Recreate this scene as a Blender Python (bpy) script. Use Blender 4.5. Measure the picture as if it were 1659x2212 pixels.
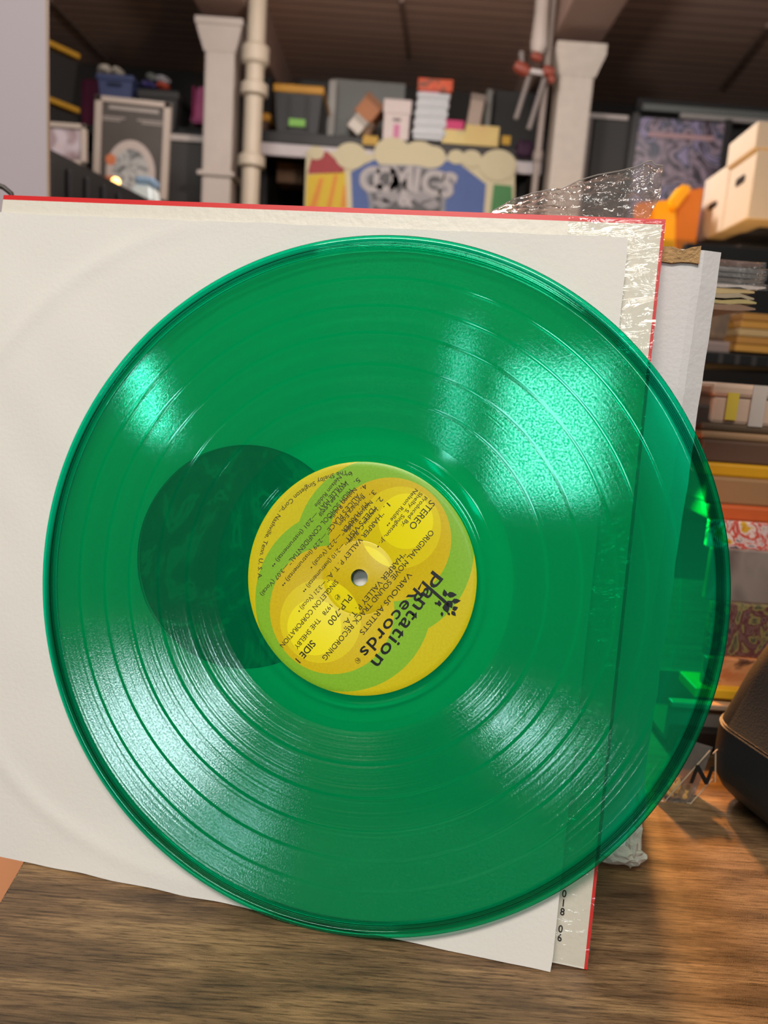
import bpy, bmesh, math, random
from mathutils import Vector, Matrix, noise
random.seed(7)
for o in list(bpy.data.objects): bpy.data.objects.remove(o)
SC = bpy.context.scene
COL = SC.collection

# ------------------------------------------------------------------ camera
W, H, FP = 1659, 2212, 1676.9
PIT, ROLL = 0.18567, 0.07375
CAM = Vector((0, 0, 0.23811))
Fd = Vector((0, math.cos(PIT), -math.sin(PIT)))
R0 = Vector((1, 0, 0)); U0 = Vector((0, math.sin(PIT), math.cos(PIT)))
Rt = math.cos(ROLL)*R0 + math.sin(ROLL)*U0
Up = -math.sin(ROLL)*R0 + math.cos(ROLL)*U0
cd = bpy.data.cameras.new('camera'); cam = bpy.data.objects.new('camera', cd); COL.objects.link(cam)
m = Matrix((Rt, Up, -Fd)).transposed().to_4x4(); m.translation = CAM; cam.matrix_world = m
cd.sensor_fit = 'VERTICAL'; cd.sensor_height = 36; cd.lens = FP/H*36
cd.clip_start = 0.01; cd.clip_end = 50
cd.dof.use_dof = True; cd.dof.focus_distance = 0.325; cd.dof.aperture_fstop = 11.0
SC.camera = cam

# ------------------------------------------------------------------ light and exposure
SC.view_settings.view_transform = 'Standard'; SC.view_settings.look = 'None'
SC.view_settings.gamma = 1; SC.view_settings.use_curve_mapping = False
SC.view_settings.exposure = 0.0
wd = bpy.data.worlds.new('world'); SC.world = wd; wd.use_nodes = True
wd.node_tree.nodes['Background'].inputs[0].default_value = (0.80, 0.88, 1.0, 1)
wd.node_tree.nodes['Background'].inputs[1].default_value = 0.3
def area(name, loc, target, sx, sy, power, color, spread=math.pi):
    l = bpy.data.lights.new(name, 'AREA'); l.shape = 'RECTANGLE'; l.size = sx; l.size_y = sy
    l.energy = power; l.color = color; l.spread = spread
    o = bpy.data.objects.new(name, l); COL.objects.link(o); o.location = loc
    d = Vector(target)-Vector(loc); o.rotation_euler = d.to_track_quat('-Z', 'Z').to_euler(); return o
# daylight through the windows behind the photographer
area('daylight_wide_window', (-0.38, -2.4, 1.33), (-0.38, 0, 1.2), 0.43, 0.60, 12.5, (0.80, 0.93, 1.0))
area('daylight_left_window', (-2.32, -2.25, 1.42), (-1.2, 0, 1.1), 0.075, 0.42, 3.4, (0.74, 0.92, 1.0))
area('daylight_narrow_window', (-0.80, -2.4, 1.5), (-0.8, 0, 1.3), 0.07, 0.60, 1.6, (0.70, 0.90, 1.0))
# ceiling lamp over the desk, then two unseen lights added for the background
area('ceiling_lamp_over_desk', (-0.40, -1.10, 2.0), (0, 0.3, 0.1), 1.4, 0.5, 48, (1.0, 0.93, 0.84))
area('background_fill_middle', (-0.8, 2.6, 2.08), (-0.6, 4.3, 0.9), 1.6, 0.3, 22, (1.0, 0.92, 0.86))
area('background_fill_right', (1.6, 2.4, 2.08), (1.6, 4.2, 0.9), 1.2, 0.3, 14, (1.0, 0.9, 0.84))
# warm lamp hidden behind the record jacket
lp = bpy.data.lights.new('warm_lamp', 'SPOT'); lp.spot_size = math.radians(112); lp.spot_blend = .35; lp.energy = 2.9; lp.color = (1.0, 0.38, 0.06); lp.shadow_soft_size = 0.007
lo = bpy.data.objects.new('warm_lamp', lp); COL.objects.link(lo); lo.location = (0.194, 0.575, 0.165); lo.rotation_euler = Vector((0.0, -.80, -.60)).to_track_quat('-Z', 'Y').to_euler()
l2 = bpy.data.lights.new('file_box_warm_fill', 'POINT'); l2.energy = 16; l2.color = (1.0, 0.50, 0.14); l2.shadow_soft_size = 0.03  # second warm light, added to light the file boxes and bin
lo2 = bpy.data.objects.new('file_box_warm_fill', l2); COL.objects.link(lo2); lo2.location = (0.45, 1.75, 0.25)
l3 = bpy.data.lights.new('ceiling_fill_light', 'POINT'); l3.energy = 62; l3.color = (1.0, 0.86, 0.78); l3.shadow_soft_size = 0.10  # unseen light added to brighten the ceiling boards
lo3 = bpy.data.objects.new('ceiling_fill_light', l3); COL.objects.link(lo3); lo3.location = (0.1, 2.5, 1.5)

# ------------------------------------------------------------------ helpers
def ray(px, py):
    return (Fd + (px-W/2)/FP*Rt - (py-H/2)/FP*Up)
def at(px, py, Y):
    d = ray(px, py); return CAM + d*(Y/d.y)
def atz(px, py, z):
    d = ray(px, py); return CAM + d*((z-CAM.z)/d.z)
def span(px, Y, z=1.2):            # metres that px pixels cover at distance Y
    return px*((Y*math.cos(PIT)-(z-CAM.z)*math.sin(PIT)))/FP
def frame(origin, x, y, z):
    mm = Matrix((x, y, z)).transposed().to_4x4(); mm.translation = origin; return mm
def lin(c):
    return tuple((v/12.92 if v <= .04045 else ((v+.055)/1.055)**2.4) for v in [q/255 for q in c])+(1,)
MC = {}
def mat(name, rgb, rough=0.6, var=0.08, scale=30, bump=0.0, bscale=200, spec=0.5, metal=0.0, stretch=None):
    if name in MC: return MC[name]
    M = bpy.data.materials.new(name); M.use_nodes = True; nt = M.node_tree; b = nt.nodes['Principled BSDF']
    c = lin(rgb)
    tc = nt.nodes.new('ShaderNodeTexCoord'); mp = nt.nodes.new('ShaderNodeMapping')
    nt.links.new(tc.outputs['Object'], mp.inputs[0])
    if stretch: mp.inputs['Scale'].default_value = stretch
    n = nt.nodes.new('ShaderNodeTexNoise'); n.inputs['Scale'].default_value = scale; n.inputs['Detail'].default_value = 4
    nt.links.new(mp.outputs[0], n.inputs['Vector'])
    mx = nt.nodes.new('ShaderNodeMix'); mx.data_type = 'RGBA'
    mx.inputs[6].default_value = tuple(v*(1-var) for v in c[:3])+(1,)
    mx.inputs[7].default_value = tuple(min(1, v*(1+var)) for v in c[:3])+(1,)
    nt.links.new(n.outputs[0], mx.inputs[0]); nt.links.new(mx.outputs[2], b.inputs['Base Color'])
    b.inputs['Roughness'].default_value = rough; b.inputs['Specular IOR Level'].default_value = spec
    b.inputs['Metallic'].default_value = metal
    if bump > 0:
        n2 = nt.nodes.new('ShaderNodeTexNoise'); n2.inputs['Scale'].default_value = bscale; n2.inputs['Detail'].default_value = 5
        nt.links.new(mp.outputs[0], n2.inputs['Vector'])
        bp = nt.nodes.new('ShaderNodeBump'); bp.inputs['Strength'].default_value = bump; bp.inputs['Distance'].default_value = 0.002
        nt.links.new(n2.outputs[0], bp.inputs['Height']); nt.links.new(bp.outputs[0], b.inputs['Normal'])
    MC[name] = M; return M
def patches(name, cols, scale=8, rough=0.4, dist=1.5, seed=0.0):     # printed picture: blotches of several colours
    if name in MC: return MC[name]
    M = bpy.data.materials.new(name); M.use_nodes = True; nt = M.node_tree; b = nt.nodes['Principled BSDF']
    tc = nt.nodes.new('ShaderNodeTexCoord'); mp = nt.nodes.new('ShaderNodeMapping'); mp.inputs['Location'].default_value = (seed, seed*1.7, seed*.3)
    nt.links.new(tc.outputs['Object'], mp.inputs[0])
    n = nt.nodes.new('ShaderNodeTexNoise'); n.inputs['Scale'].default_value = scale; n.inputs['Detail'].default_value = 3; n.inputs['Distortion'].default_value = dist
    nt.links.new(mp.outputs[0], n.inputs['Vector'])
    r = nt.nodes.new('ShaderNodeValToRGB'); r.color_ramp.interpolation = 'EASE'
    k = len(cols); e = r.color_ramp.elements
    for i, c in enumerate(cols):
        pos = 0.3+0.4*i/(k-1)
        if i < 2: e[i].position = pos; e[i].color = lin(c)
        else: q = e.new(pos); q.color = lin(c)
    nt.links.new(n.outputs[0], r.inputs[0]); nt.links.new(r.outputs[0], b.inputs['Base Color']); b.inputs['Roughness'].default_value = rough
    MC[name] = M; return M
def emis(name, rgb, s):
    M = bpy.data.materials.new(name); M.use_nodes = True; b = M.node_tree.nodes['Principled BSDF']
    b.inputs['Base Color'].default_value = lin(rgb); b.inputs['Emission Color'].default_value = lin(rgb); b.inputs['Emission Strength'].default_value = s
    return M
def film(name, rgb, alpha, rough=0.12, bump=0.6, bscale=120, stretch=(1, 1, 1), gain=1.0):   # clear plastic
    if name in MC: return MC[name]
    M = bpy.data.materials.new(name); M.use_nodes = True; nt = M.node_tree; nt.nodes.clear()
    out = nt.nodes.new('ShaderNodeOutputMaterial')
    tr = nt.nodes.new('ShaderNodeBsdfTransparent'); tr.inputs[0].default_value = lin(rgb)
    gl = nt.nodes.new('ShaderNodeBsdfGlossy'); gl.inputs['Roughness'].default_value = rough
    df = nt.nodes.new('ShaderNodeBsdfDiffuse'); df.inputs[0].default_value = (.75, .74, .72, 1)
    tc = nt.nodes.new('ShaderNodeTexCoord'); mp = nt.nodes.new('ShaderNodeMapping'); mp.inputs['Scale'].default_value = stretch
    n = nt.nodes.new('ShaderNodeTexNoise'); n.inputs['Scale'].default_value = bscale; n.inputs['Detail'].default_value = 3; n.inputs['Distortion'].default_value = 1
    bp = nt.nodes.new('ShaderNodeBump'); bp.inputs['Strength'].default_value = bump; bp.inputs['Distance'].default_value = 0.004
    nt.links.new(tc.outputs['Object'], mp.inputs[0]); nt.links.new(mp.outputs[0], n.inputs['Vector']); nt.links.new(n.outputs[0], bp.inputs['Height'])
    nt.links.new(bp.outputs[0], gl.inputs['Normal'])
    fr = nt.nodes.new('ShaderNodeFresnel'); fr.inputs[0].default_value = 1.5
    m1 = nt.nodes.new('ShaderNodeMixShader'); m1.inputs[0].default_value = alpha
    nt.links.new(tr.outputs[0], m1.inputs[1]); nt.links.new(df.outputs[0], m1.inputs[2])
    m2 = nt.nodes.new('ShaderNodeMixShader'); gn = nt.nodes.new('ShaderNodeMath'); gn.operation = 'MULTIPLY'; gn.use_clamp = True; gn.inputs[1].default_value = gain; nt.links.new(fr.outputs[0], gn.inputs[0]); nt.links.new(gn.outputs[0], m2.inputs[0])
    nt.links.new(m1.outputs[0], m2.inputs[1]); nt.links.new(gl.outputs[0], m2.inputs[2]); nt.links.new(m2.outputs[0], out.inputs[0])
    MC[name] = M; return M

def obj(name, bm, mats, parent=None, mw=None, smooth=False, **tags):
    me = bpy.data.meshes.new(name); bmesh.ops.recalc_face_normals(bm, faces=bm.faces[:]) if tags.pop('recalc', True) else None
    bm.to_mesh(me); bm.free()
    for k in (mats if isinstance(mats, (list, tuple)) else [mats]): me.materials.append(k)
    if smooth:
        for p in me.polygons: p.use_smooth = True
        me.set_sharp_from_angle(angle=math.radians(38))
    o = bpy.data.objects.new(name, me); COL.objects.link(o)
    if parent: o.parent = parent
    if mw is not None: o.matrix_local = mw
    for k, v in tags.items(): o[k] = v
    return o
def thing(name, label, cat, loc=(0, 0, 0), group=None, mw=None):
    o = bpy.data.objects.new(name, None); COL.objects.link(o); o.empty_display_size = .05
    if mw is not None: o.matrix_world = mw
    else: o.location = loc
    o['label'] = label; o['category'] = cat
    if group: o['group'] = group
    return o
def box(bm, lo, hi, bev=0.0, mi=0, mtx=None):
    g = bmesh.ops.create_cube(bm, size=1)['verts']
    lo = Vector(lo); hi = Vector(hi)
    for v in g: v.co = Vector((lo[i]+(v.co[i]+.5)*(hi[i]-lo[i]) for i in range(3)))
    fs = set(f for v in g for f in v.link_faces)
    for f in fs: f.material_index = mi
    if bev > 0:
        r = bmesh.ops.bevel(bm, geom=list(set(e for v in g for e in v.link_edges)), offset=bev, segments=2, affect='EDGES', profile=.5)
        g = list(set(v for f in r['faces'] for v in f.verts))
        for f in r['faces']: f.material_index = mi
        seen = set(g); st = list(g)
        while st:
            v = st.pop()
            for e in v.link_edges:
                w = e.other_vert(v)
                if w not in seen: seen.add(w); st.append(w)
        g = list(seen)
    if mtx is not None:
        for v in g: v.co = mtx @ v.co
    return g
def BX(lo, hi, bev=0.0):
    bm = bmesh.new(); box(bm, lo, hi, bev); return bm
def taper(bm, x0, x1, y0, y1, z0, z1, dx, dy, mi=0):     # frustum, wider at top by dx, dy
    a = [bm.verts.new(p) for p in ((x0, y0, z0), (x1, y0, z0), (x1, y1, z0), (x0, y1, z0))]
    b = [bm.verts.new(p) for p in ((x0-dx, y0-dy, z1), (x1+dx, y0-dy, z1), (x1+dx, y1+dy, z1), (x0-dx, y1+dy, z1))]
    fs = [bm.faces.new(a[::-1]), bm.faces.new(b)]+[bm.faces.new((a[i], a[(i+1) % 4], b[(i+1) % 4], b[i])) for i in range(4)]
    for f in fs: f.material_index = mi
def tube(bm, pts, r, n=12, cap=True):
    pts = [Vector(p) for p in pts]; rings = []
    rs = r if isinstance(r, (list, tuple)) else [r]*len(pts)
    for i, p in enumerate(pts):
        t = (pts[min(i+1, len(pts)-1)]-pts[max(i-1, 0)]).normalized()
        a = t.cross(Vector((0, 0, 1)) if abs(t.z) < .9 else Vector((1, 0, 0))).normalized(); b = t.cross(a)
        rings.append([bm.verts.new(p+rs[i]*(math.cos(2*math.pi*k/n)*a+math.sin(2*math.pi*k/n)*b)) for k in range(n)])
    for i in range(len(rings)-1):
        for k in range(n): bm.faces.new((rings[i][k], rings[i][(k+1) % n], rings[i+1][(k+1) % n], rings[i+1][k]))
    if cap: bm.faces.new(rings[0]); bm.faces.new(rings[-1])
def disk(bm, c, r, y=0.0, n=28, a0=0, a1=2*math.pi, ry=None, th=0.004):        # flat disc in the local XZ plane, facing -Y
    ry = ry or r
    for yy in (y,):
        vs = [bm.verts.new((c[0]+r*math.cos(a0+(a1-a0)*k/n), yy, c[1]+ry*math.sin(a0+(a1-a0)*k/n))) for k in range(n+(0 if a1-a0 > 6.28 else 1))]
        return bm.faces.new(vs)
def poly(bm, pts, y0, y1):            # prism from an outline in local XZ
    a = [bm.verts.new((p[0], y0, p[1])) for p in pts]; b = [bm.verts.new((p[0], y1, p[1])) for p in pts]
    bm.faces.new(a); bm.faces.new(b[::-1])
    for i in range(len(pts)): bm.faces.new((a[i], a[(i+1) % len(pts)], b[(i+1) % len(pts)], b[i]))
def struct(name, bm, m):
    return obj(name, bm, m, kind='structure')

# ------------------------------------------------------------------ setting: the room
def ceiling_mat():
    M = mat('ceiling_boards', (196, 166, 150), .75, .25, 3, .3, 40, stretch=(.3, 8, 1)); nt = M.node_tree
    b = nt.nodes['Principled BSDF']; old = b.inputs['Base Color'].links[0].from_socket
    tc = nt.nodes.new('ShaderNodeTexCoord'); sp = nt.nodes.new('ShaderNodeSeparateXYZ'); nt.links.new(tc.outputs['Object'], sp.inputs[0])
    mu = nt.nodes.new('ShaderNodeMath'); mu.operation = 'MULTIPLY'; mu.inputs[1].default_value = 1/.11; nt.links.new(sp.outputs[1], mu.inputs[0])
    fr = nt.nodes.new('ShaderNodeMath'); fr.operation = 'FRACT'; nt.links.new(mu.outputs[0], fr.inputs[0])
    lt = nt.nodes.new('ShaderNodeMath'); lt.operation = 'LESS_THAN'; lt.inputs[1].default_value = .12; nt.links.new(fr.outputs[0], lt.inputs[0])
    mx = nt.nodes.new('ShaderNodeMix'); mx.data_type = 'RGBA'; mx.inputs[7].default_value = lin((120, 98, 88))
    nt.links.new(lt.outputs[0], mx.inputs[0]); nt.links.new(old, mx.inputs[6]); nt.links.new(mx.outputs[2], b.inputs['Base Color'])
    return M
ZC = 2.26
struct('ceiling', BX((-5, -2.6, ZC), (5, 6.4, ZC+.1)), ceiling_mat())
struct('floor', BX((-5, -2.6, -.86), (5, 6.4, -.76)), mat('floor_concrete', (96, 90, 84), .7, .2, 5, .2, 60))
struct('wall_back', BX((-5, 6.2, -.76), (5, 6.4, ZC)), mat('wall_dark', (60, 57, 55), .8, .15, 4))
struct('wall_front', BX((-5, -2.8, -.76), (5, -2.6, ZC)), mat('wall_rear_grey', (112, 108, 104), .8, .1, 4))
struct('wall_left', BX((-5, -2.6, -.76), (-4.8, 6.2, ZC)), mat('wall_dark', (60, 57, 55)))
struct('wall_right', BX((4.8, -2.6, -.76), (5, 6.2, ZC)), mat('wall_dark', (60, 57, 55)))
PAINT = mat('white_paint', (184, 175, 168), .6, .08, 12, .5, 60)
ROUGHP = mat('flaking_paint', (186, 178, 168), .7, .16, 22, 1.0, 35)
BEAM = mat('beam_paint', (172, 146, 134), .7, .1, 6)
def beam(name, x0, x1):
    return struct(name, BX((x0, -1.5, 2.0), (x1, 6.2, ZC), .01), BEAM)
# columns
def column(name, pxt, pyt, Y, w, pm, label, capw, rings):
    top = at(pxt, pyt, Y); x = top.x; zt = top.z
    t = thing(name, label, 'column', (x, Y, -.76), group=None)
    bm = bmesh.new(); box(bm, (-w/2, -w/2, 0), (w/2, w/2, zt+.76-.1), .014); obj('shaft', bm, pm, t)
    bm = bmesh.new(); h = zt+.76
    taper(bm, -w*.52, w*.52, -w*.52, w*.52, h-.15, h-.05, w*.2, w*.2); taper(bm, -w*.72, w*.72, -w*.72, w*.72, h-.05, h-.035, .0, .0)
    box(bm, (-capw/2, -capw/2, h-.035), (capw/2, capw/2, h+.0), .004); obj('capital', bm, pm, t)
    for rz in rings:
        bm = bmesh.new(); q = at(pxt, rz, Y).z+.76; box(bm, (-w*.62, -w*.62, q-.012), (w*.62, w*.62, q+.012), .004); obj('collar', bm, pm, t)
    bm = bmesh.new(); taper(bm, -w*.75, w*.75, -w*.75, w*.75, 0, .12, -.03, -.03); obj('base', bm, pm, t)
    return x, zt
xl, zl = column('column', 484, 58, 4.5, .160, PAINT, 'smooth white painted column with square capital, left of the cream pipe', .25, [384])
xr, zr = column('column', 1246, 112, 4.5, .180, ROUGHP, 'rough flaking white column at the right, near the red pipe fittings', .26, [])
beam('trim_1', xl-.135, xl+.135); beam('trim_2', xr-.13, xr+.13)
# vertical pipes
def pipe(name, label, px0, px1, Y, r, m, zt, coup=()):
    a = at(px0, 100, Y); t = thing(name, label, 'pipe', (a.x, Y, -.76))
    bm = bmesh.new(); tube(bm, [(0, 0, 0), (0, 0, zt+.76)], r, 20); obj('pipe_run', bm, m, t, smooth=True)
    for py, hh in coup:
        z = at(px0, py, Y).z+.76; bm = bmesh.new(); tube(bm, [(0, 0, z-hh), (0, 0, z-hh*.7), (0, 0, z+hh*.7), (0, 0, z+hh)], [r*1.15, r*1.5, r*1.5, r*1.15], 20); obj('coupling', bm, m, t, smooth=True)
CREAM = mat('cream_pipe_paint', (190, 179, 161), .5, .06, 15)
pipe('drain_pipe', 'thick cream painted drain pipe with couplings, right beside the smooth white column', 553, 0, 4.35, .047, CREAM, ZC, [(195, .035), (350, .035), (120, .05)])
pipe('conduit', 'thin grey vertical conduit just left of the flaking column', 1186, 0, 4.4, .018, mat('grey_conduit', (140, 130, 124), .5), ZC, [(340, .03)])
pipe('conduit', 'thin dark conduit squeezed between smooth column and cream drain pipe', 534, 0, 4.6, .014, mat('dark_conduit', (92, 82, 74), .5), ZC)
# conduits running along the ceiling
for a, b, lb in (((110, 0), (262, 160), 'ceiling conduit at upper left, running back over the blue bin'), ((868, 0), (885, 120), 'ceiling conduit over the middle of the shelf'), ((1659, 55), (1555, 190), 'ceiling conduit at upper right above the purple poster')):
    p = at(*a, 4.2); q = at(*b, 6.0); s = (ZC-.02-CAM.z)
    da = ray(*a); db = ray(*b); p = CAM+da*(s/da.z); q = CAM+db*(s/db.z); q.y = min(q.y, 6.15)
    bm = bmesh.new(); tube(bm, [p, q], .014, 10)
    obj('ceiling_conduit', bm, mat('ceiling_conduit_paint', (132, 112, 100), .6), label=lb, category='conduit', smooth=True)

# ------------------------------------------------------------------ desk
def wood():
    M = bpy.data.materials.new('walnut_laminate'); M.use_nodes = True; nt = M.node_tree; b = nt.nodes['Principled BSDF']
    tc = nt.nodes.new('ShaderNodeTexCoord')
    def nz(scale, st, det=6, dis=0.0, rot=-.14):
        mp = nt.nodes.new('ShaderNodeMapping'); mp.inputs['Scale'].default_value = st; mp.inputs['Rotation'].default_value = (0, 0, -rot)
        nt.links.new(tc.outputs['Object'], mp.inputs[0])
        n = nt.nodes.new('ShaderNodeTexNoise'); n.inputs['Scale'].default_value = scale; n.inputs['Detail'].default_value = det; n.inputs['Distortion'].default_value = dis
        n.inputs['Roughness'].default_value = .62
        nt.links.new(mp.outputs[0], n.inputs['Vector']); return n.outputs[0]
    def ramp(src, pts):
        r = nt.nodes.new('ShaderNodeValToRGB'); nt.links.new(src, r.inputs[0]); e = r.color_ramp.elements
        for i, (p, c) in enumerate(pts):
            if i < 2: e[i].position = p; e[i].color = c
            else: q = e.new(p); q.color = c
        return r.outputs[0]
    broad = ramp(nz(11, (1, 6.5, 1), 4, .6), [(.28, lin((80, 61, 44))), (.5, lin((138, 107, 75))), (.70, lin((182, 146, 102)))])
    fine = ramp(nz(46, (1, 20, 1), 5), [(.36, (.34, .31, .28, 1)), (.46, (.74, .73, .71, 1)), (.62, (1.08, 1.08, 1.08, 1))])
    thin = ramp(nz(130, (1, 13, 1), 3), [(.33, (.38, .35, .33, 1)), (.44, (1, 1, 1, 1))])
    def mul(a, c):
        mx = nt.nodes.new('ShaderNodeMix'); mx.data_type = 'RGBA'; mx.blend_type = 'MULTIPLY'; mx.inputs[0].default_value = 1
        nt.links.new(a, mx.inputs[6]); nt.links.new(c, mx.inputs[7]); return mx.outputs[2]
    nt.links.new(mul(mul(broad, fine), thin), b.inputs['Base Color'])
    b.inputs['Roughness'].default_value = .42
    n = nz(1500, (1, 1, 1), 2); n2 = nz(220, (1, 14, 1), 3)
    ad = nt.nodes.new('ShaderNodeMath'); ad.operation = 'ADD'; nt.links.new(n, ad.inputs[0]); nt.links.new(n2, ad.inputs[1])
    bp = nt.nodes.new('ShaderNodeBump'); bp.inputs['Strength'].default_value = .5; bp.inputs['Distance'].default_value = .0006
    nt.links.new(ad.outputs[0], bp.inputs['Height']); nt.links.new(bp.outputs[0], b.inputs['Normal'])
    return M
WOOD = wood()
desk = thing('desk', 'dark walnut wood-grain desk under the green record', 'desk', (0, 0, 0))
bm = bmesh.new()
le = lambda y: -.1556+(y-.3222)*-.103
pts = [(le(-.25), -.25), (1.35, -.25), (1.35, .96), (le(.96), .96)]
a = [bm.verts.new((x, y, -.028)) for x, y in pts]; b_ = [bm.verts.new((x, y, 0)) for x, y in pts]
bm.faces.new(a[::-1]); bm.faces.new(b_)
for i in range(4): bm.faces.new((a[i], a[(i+1) % 4], b_[(i+1) % 4], b_[i]))
bmesh.ops.bevel(bm, geom=bm.edges[:], offset=.0012, segments=2, affect='EDGES')
obj('desktop', bm, WOOD, desk)
for x, y in ((-.06, -.18), (1.28, -.18), (1.28, .9), (-.12, .88)):
    obj('leg', BX((x-.025, y-.025, -.76), (x+.025, y+.025, -.028), .003), mat('black_metal', (26, 26, 28), .45), desk)

# ------------------------------------------------------------------ record jacket
AZ = -.1833
def leanframe(o, az, l):
    x = Vector((math.cos(az), math.sin(az), 0)); z = Vector((-math.sin(az)*math.sin(l), math.cos(az)*math.sin(l), math.cos(l))); y = z.cross(x)
    return frame(Vector(o), x, y, z)          # local X right, Y away from camera, Z up the sheet
JS = .314
JF = leanframe((.0973, .2804, .0006), AZ, .2157)
CREAMP = mat('jacket_cream', (233, 228, 214), .42, .035, 25, .15, 300)
RED = mat('jacket_red', (226, 40, 40), .35, .05, 40)
jk = thing('record_jacket', 'cream record jacket with red edges, partly in shrink wrap, standing behind the white paper sleeve', 'record jacket', mw=JF)
def jacket_bm():
    bm = bmesh.new(); T = .0042
    xs = [-JS, -.0013, 0]; zs = [0, JS-.0023, JS]
    g = {}
    for i, x in enumerate(xs):
        for k, z in enumerate(zs): g[i, k] = bm.verts.new((x, 0, z))
    for i in range(2):
        for k in range(2):
            f = bm.faces.new((g[i, k], g[i+1, k], g[i+1, k+1], g[i, k+1])); f.material_index = 1 if (i == 1 or k == 1) else 0
    r = bmesh.ops.extrude_face_region(bm, geom=bm.faces[:]); vs = [q for q in r['geom'] if isinstance(q, bmesh.types.BMVert)]
    for v in vs: v.co.y += T
    for f in bm.faces:
        if abs(f.calc_center_median().y-T/2) < T*.45: f.material_index = 1
    return bm
obj('board', jacket_bm(), [CREAMP, RED], jk)
# dark photograph printed on the jacket, seen through the sleeve hole
PH = patches('dark_photo', [(4, 8, 10), (12, 24, 26), (40, 60, 58), (110, 130, 122), (10, 18, 20)], 26, .25, 2.5, 3)
obj('printed_photo', BX((-JS/2-.105, -.0003, .06), (-JS/2+.11, -.00005, .262)), PH, jk, label='dark photograph printed on the jacket')
def glyphs(txt, size=1.0, off=0.0, align='LEFT', space=1.0, shear=0):
    cu = bpy.data.curves.new('glyphs', 'FONT'); cu.body = txt; cu.size = size; cu.align_x = align; cu.offset = off; cu.space_character = space; cu.resolution_u = 3; cu.shear = shear
    o = bpy.data.objects.new('glyphs', cu); COL.objects.link(o)
    dg = bpy.context.evaluated_depsgraph_get(); dg.update(); me = bpy.data.meshes.new_from_object(o.evaluated_get(dg))
    bpy.data.objects.remove(o); bpy.data.curves.remove(cu); return me
INK = mat('black_ink', (22, 22, 22), .5, .02)
JFi = JF.inverted()
def onj(px, py, yoff=-.0002):
    d = JFi.to_3x3() @ ray(px, py); c = JFi @ CAM; return c+d*((yoff-c.y)/d.y)
bm = bmesh.new()
for ch, px, py in (('0', 1219, 1930), ('1', 1217, 1950), ('8', 1215, 1969), ('0', 1211, 2006), ('6', 1209, 2025)):
    me = glyphs(ch, .0047, .00010, 'CENTER'); p = onj(px, py)
    me.transform(Matrix.Translation((p.x, -.00025, p.z-.0015)) @ Matrix.Rotation(math.radians(90), 4, 'X') @ Matrix.Diagonal((.8, .9, 1, 1))); bm.from_mesh(me)
obj('printed_number', bm, INK, jk, recalc=False)
# shrink wrap still on the right strip, wrinkled
WRAP = film('shrink_wrap', (250, 250, 248), .02, .06, .55, 60, (1, 1, 2.6), 1.25)
bm = bmesh.new(); NX, NZ = 26, 120
vs = []
for k in range(NZ+1):
    row = []
    for i in range(NX+1):
        x = -.040+.0402*i/NX; z = .001+(JS-.002)*k/NZ
        e = .00035*abs(noise.noise(Vector((x*90+z*60, z*190, 2))))+.0002*noise.noise(Vector((x*260, z*420, 5)))
        row.append(bm.verts.new((x, -.0005-max(0, e)*(1 if i < NX else .2), z)))
    vs.append(row)
for k in range(NZ):
    for i in range(NX): bm.faces.new((vs[k][i], vs[k][i+1], vs[k+1][i+1], vs[k+1][i]))
obj('shrink_wrap', bm, WRAP, jk, smooth=True, label='clear wrinkled shrink wrap')
# torn wrap sticking up above the jacket
top_out = [(1062, 457), (1110, 431), (1150, 417), (1180, 411), (1215, 408), (1250, 390), (1290, 378), (1340, 369), (1375, 360), (1395, 350), (1408, 347), (1415, 356), (1432, 358)]
bot_out = [(1060, 460), (1100, 461), (1140, 462), (1180, 464), (1212, 465), (1245, 466), (1275, 468), (1305, 469), (1335, 470), (1360, 471), (1385, 473), (1402, 470), (1429, 420)]
bm = bmesh.new(); rows = []; NU, NV = 72, 26
def samp(L, t):
    t *= len(L)-1; i = min(int(t), len(L)-2); f = t-i; return (L[i][0]*(1-f)+L[i+1][0]*f, L[i][1]*(1-f)+L[i+1][1]*f)
for j in range(NV+1):
    row = []
    for i in range(NU+1):
        a = samp(bot_out, i/NU); b = samp(top_out, i/NU); q = (a[0]+(b[0]-a[0])*j/NV, a[1]+(b[1]-a[1])*j/NV)
        s = j/NV; p = onj(q[0], q[1], .0045+.018*s)
        wv = .0035*noise.noise(Vector((p.x*55, p.z*95, 1)))+.0036*abs(noise.noise(Vector((p.x*150+p.z*90, p.z*230, 4))))+.0012*noise.noise(Vector((p.x*420, p.z*500, 9)))
        row.append(bm.verts.new((p.x, .0045+.018*s+wv*(.2+s), p.z+.001*noise.noise(Vector((p.x*200, 3, 1)))*s)))
    rows.append(row)
for j in range(NV):
    for i in range(NU): bm.faces.new((rows[j][i], rows[j][i+1], rows[j+1][i+1], rows[j+1][i]))
FLAP = film('torn_wrap', (215, 208, 204), .10, .07, 1.0, 140, (1, 1, 1), 2.4)
obj('torn_wrap', bm, FLAP, jk, smooth=True, label='crumpled clear plastic torn open above the corner')
# the folded rim of the flap is thicker and paler
bm = bmesh.new()
tube(bm, [tuple(rows[NV][i].co) if False else tuple(onj(*samp(top_out, i/NU), .0225)) for i in range(0, NU+1, 2)], .00028, 6)
obj('torn_rim', bm, film('rim_film', (225, 205, 190), .35, .2, .2), jk, smooth=True)

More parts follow.
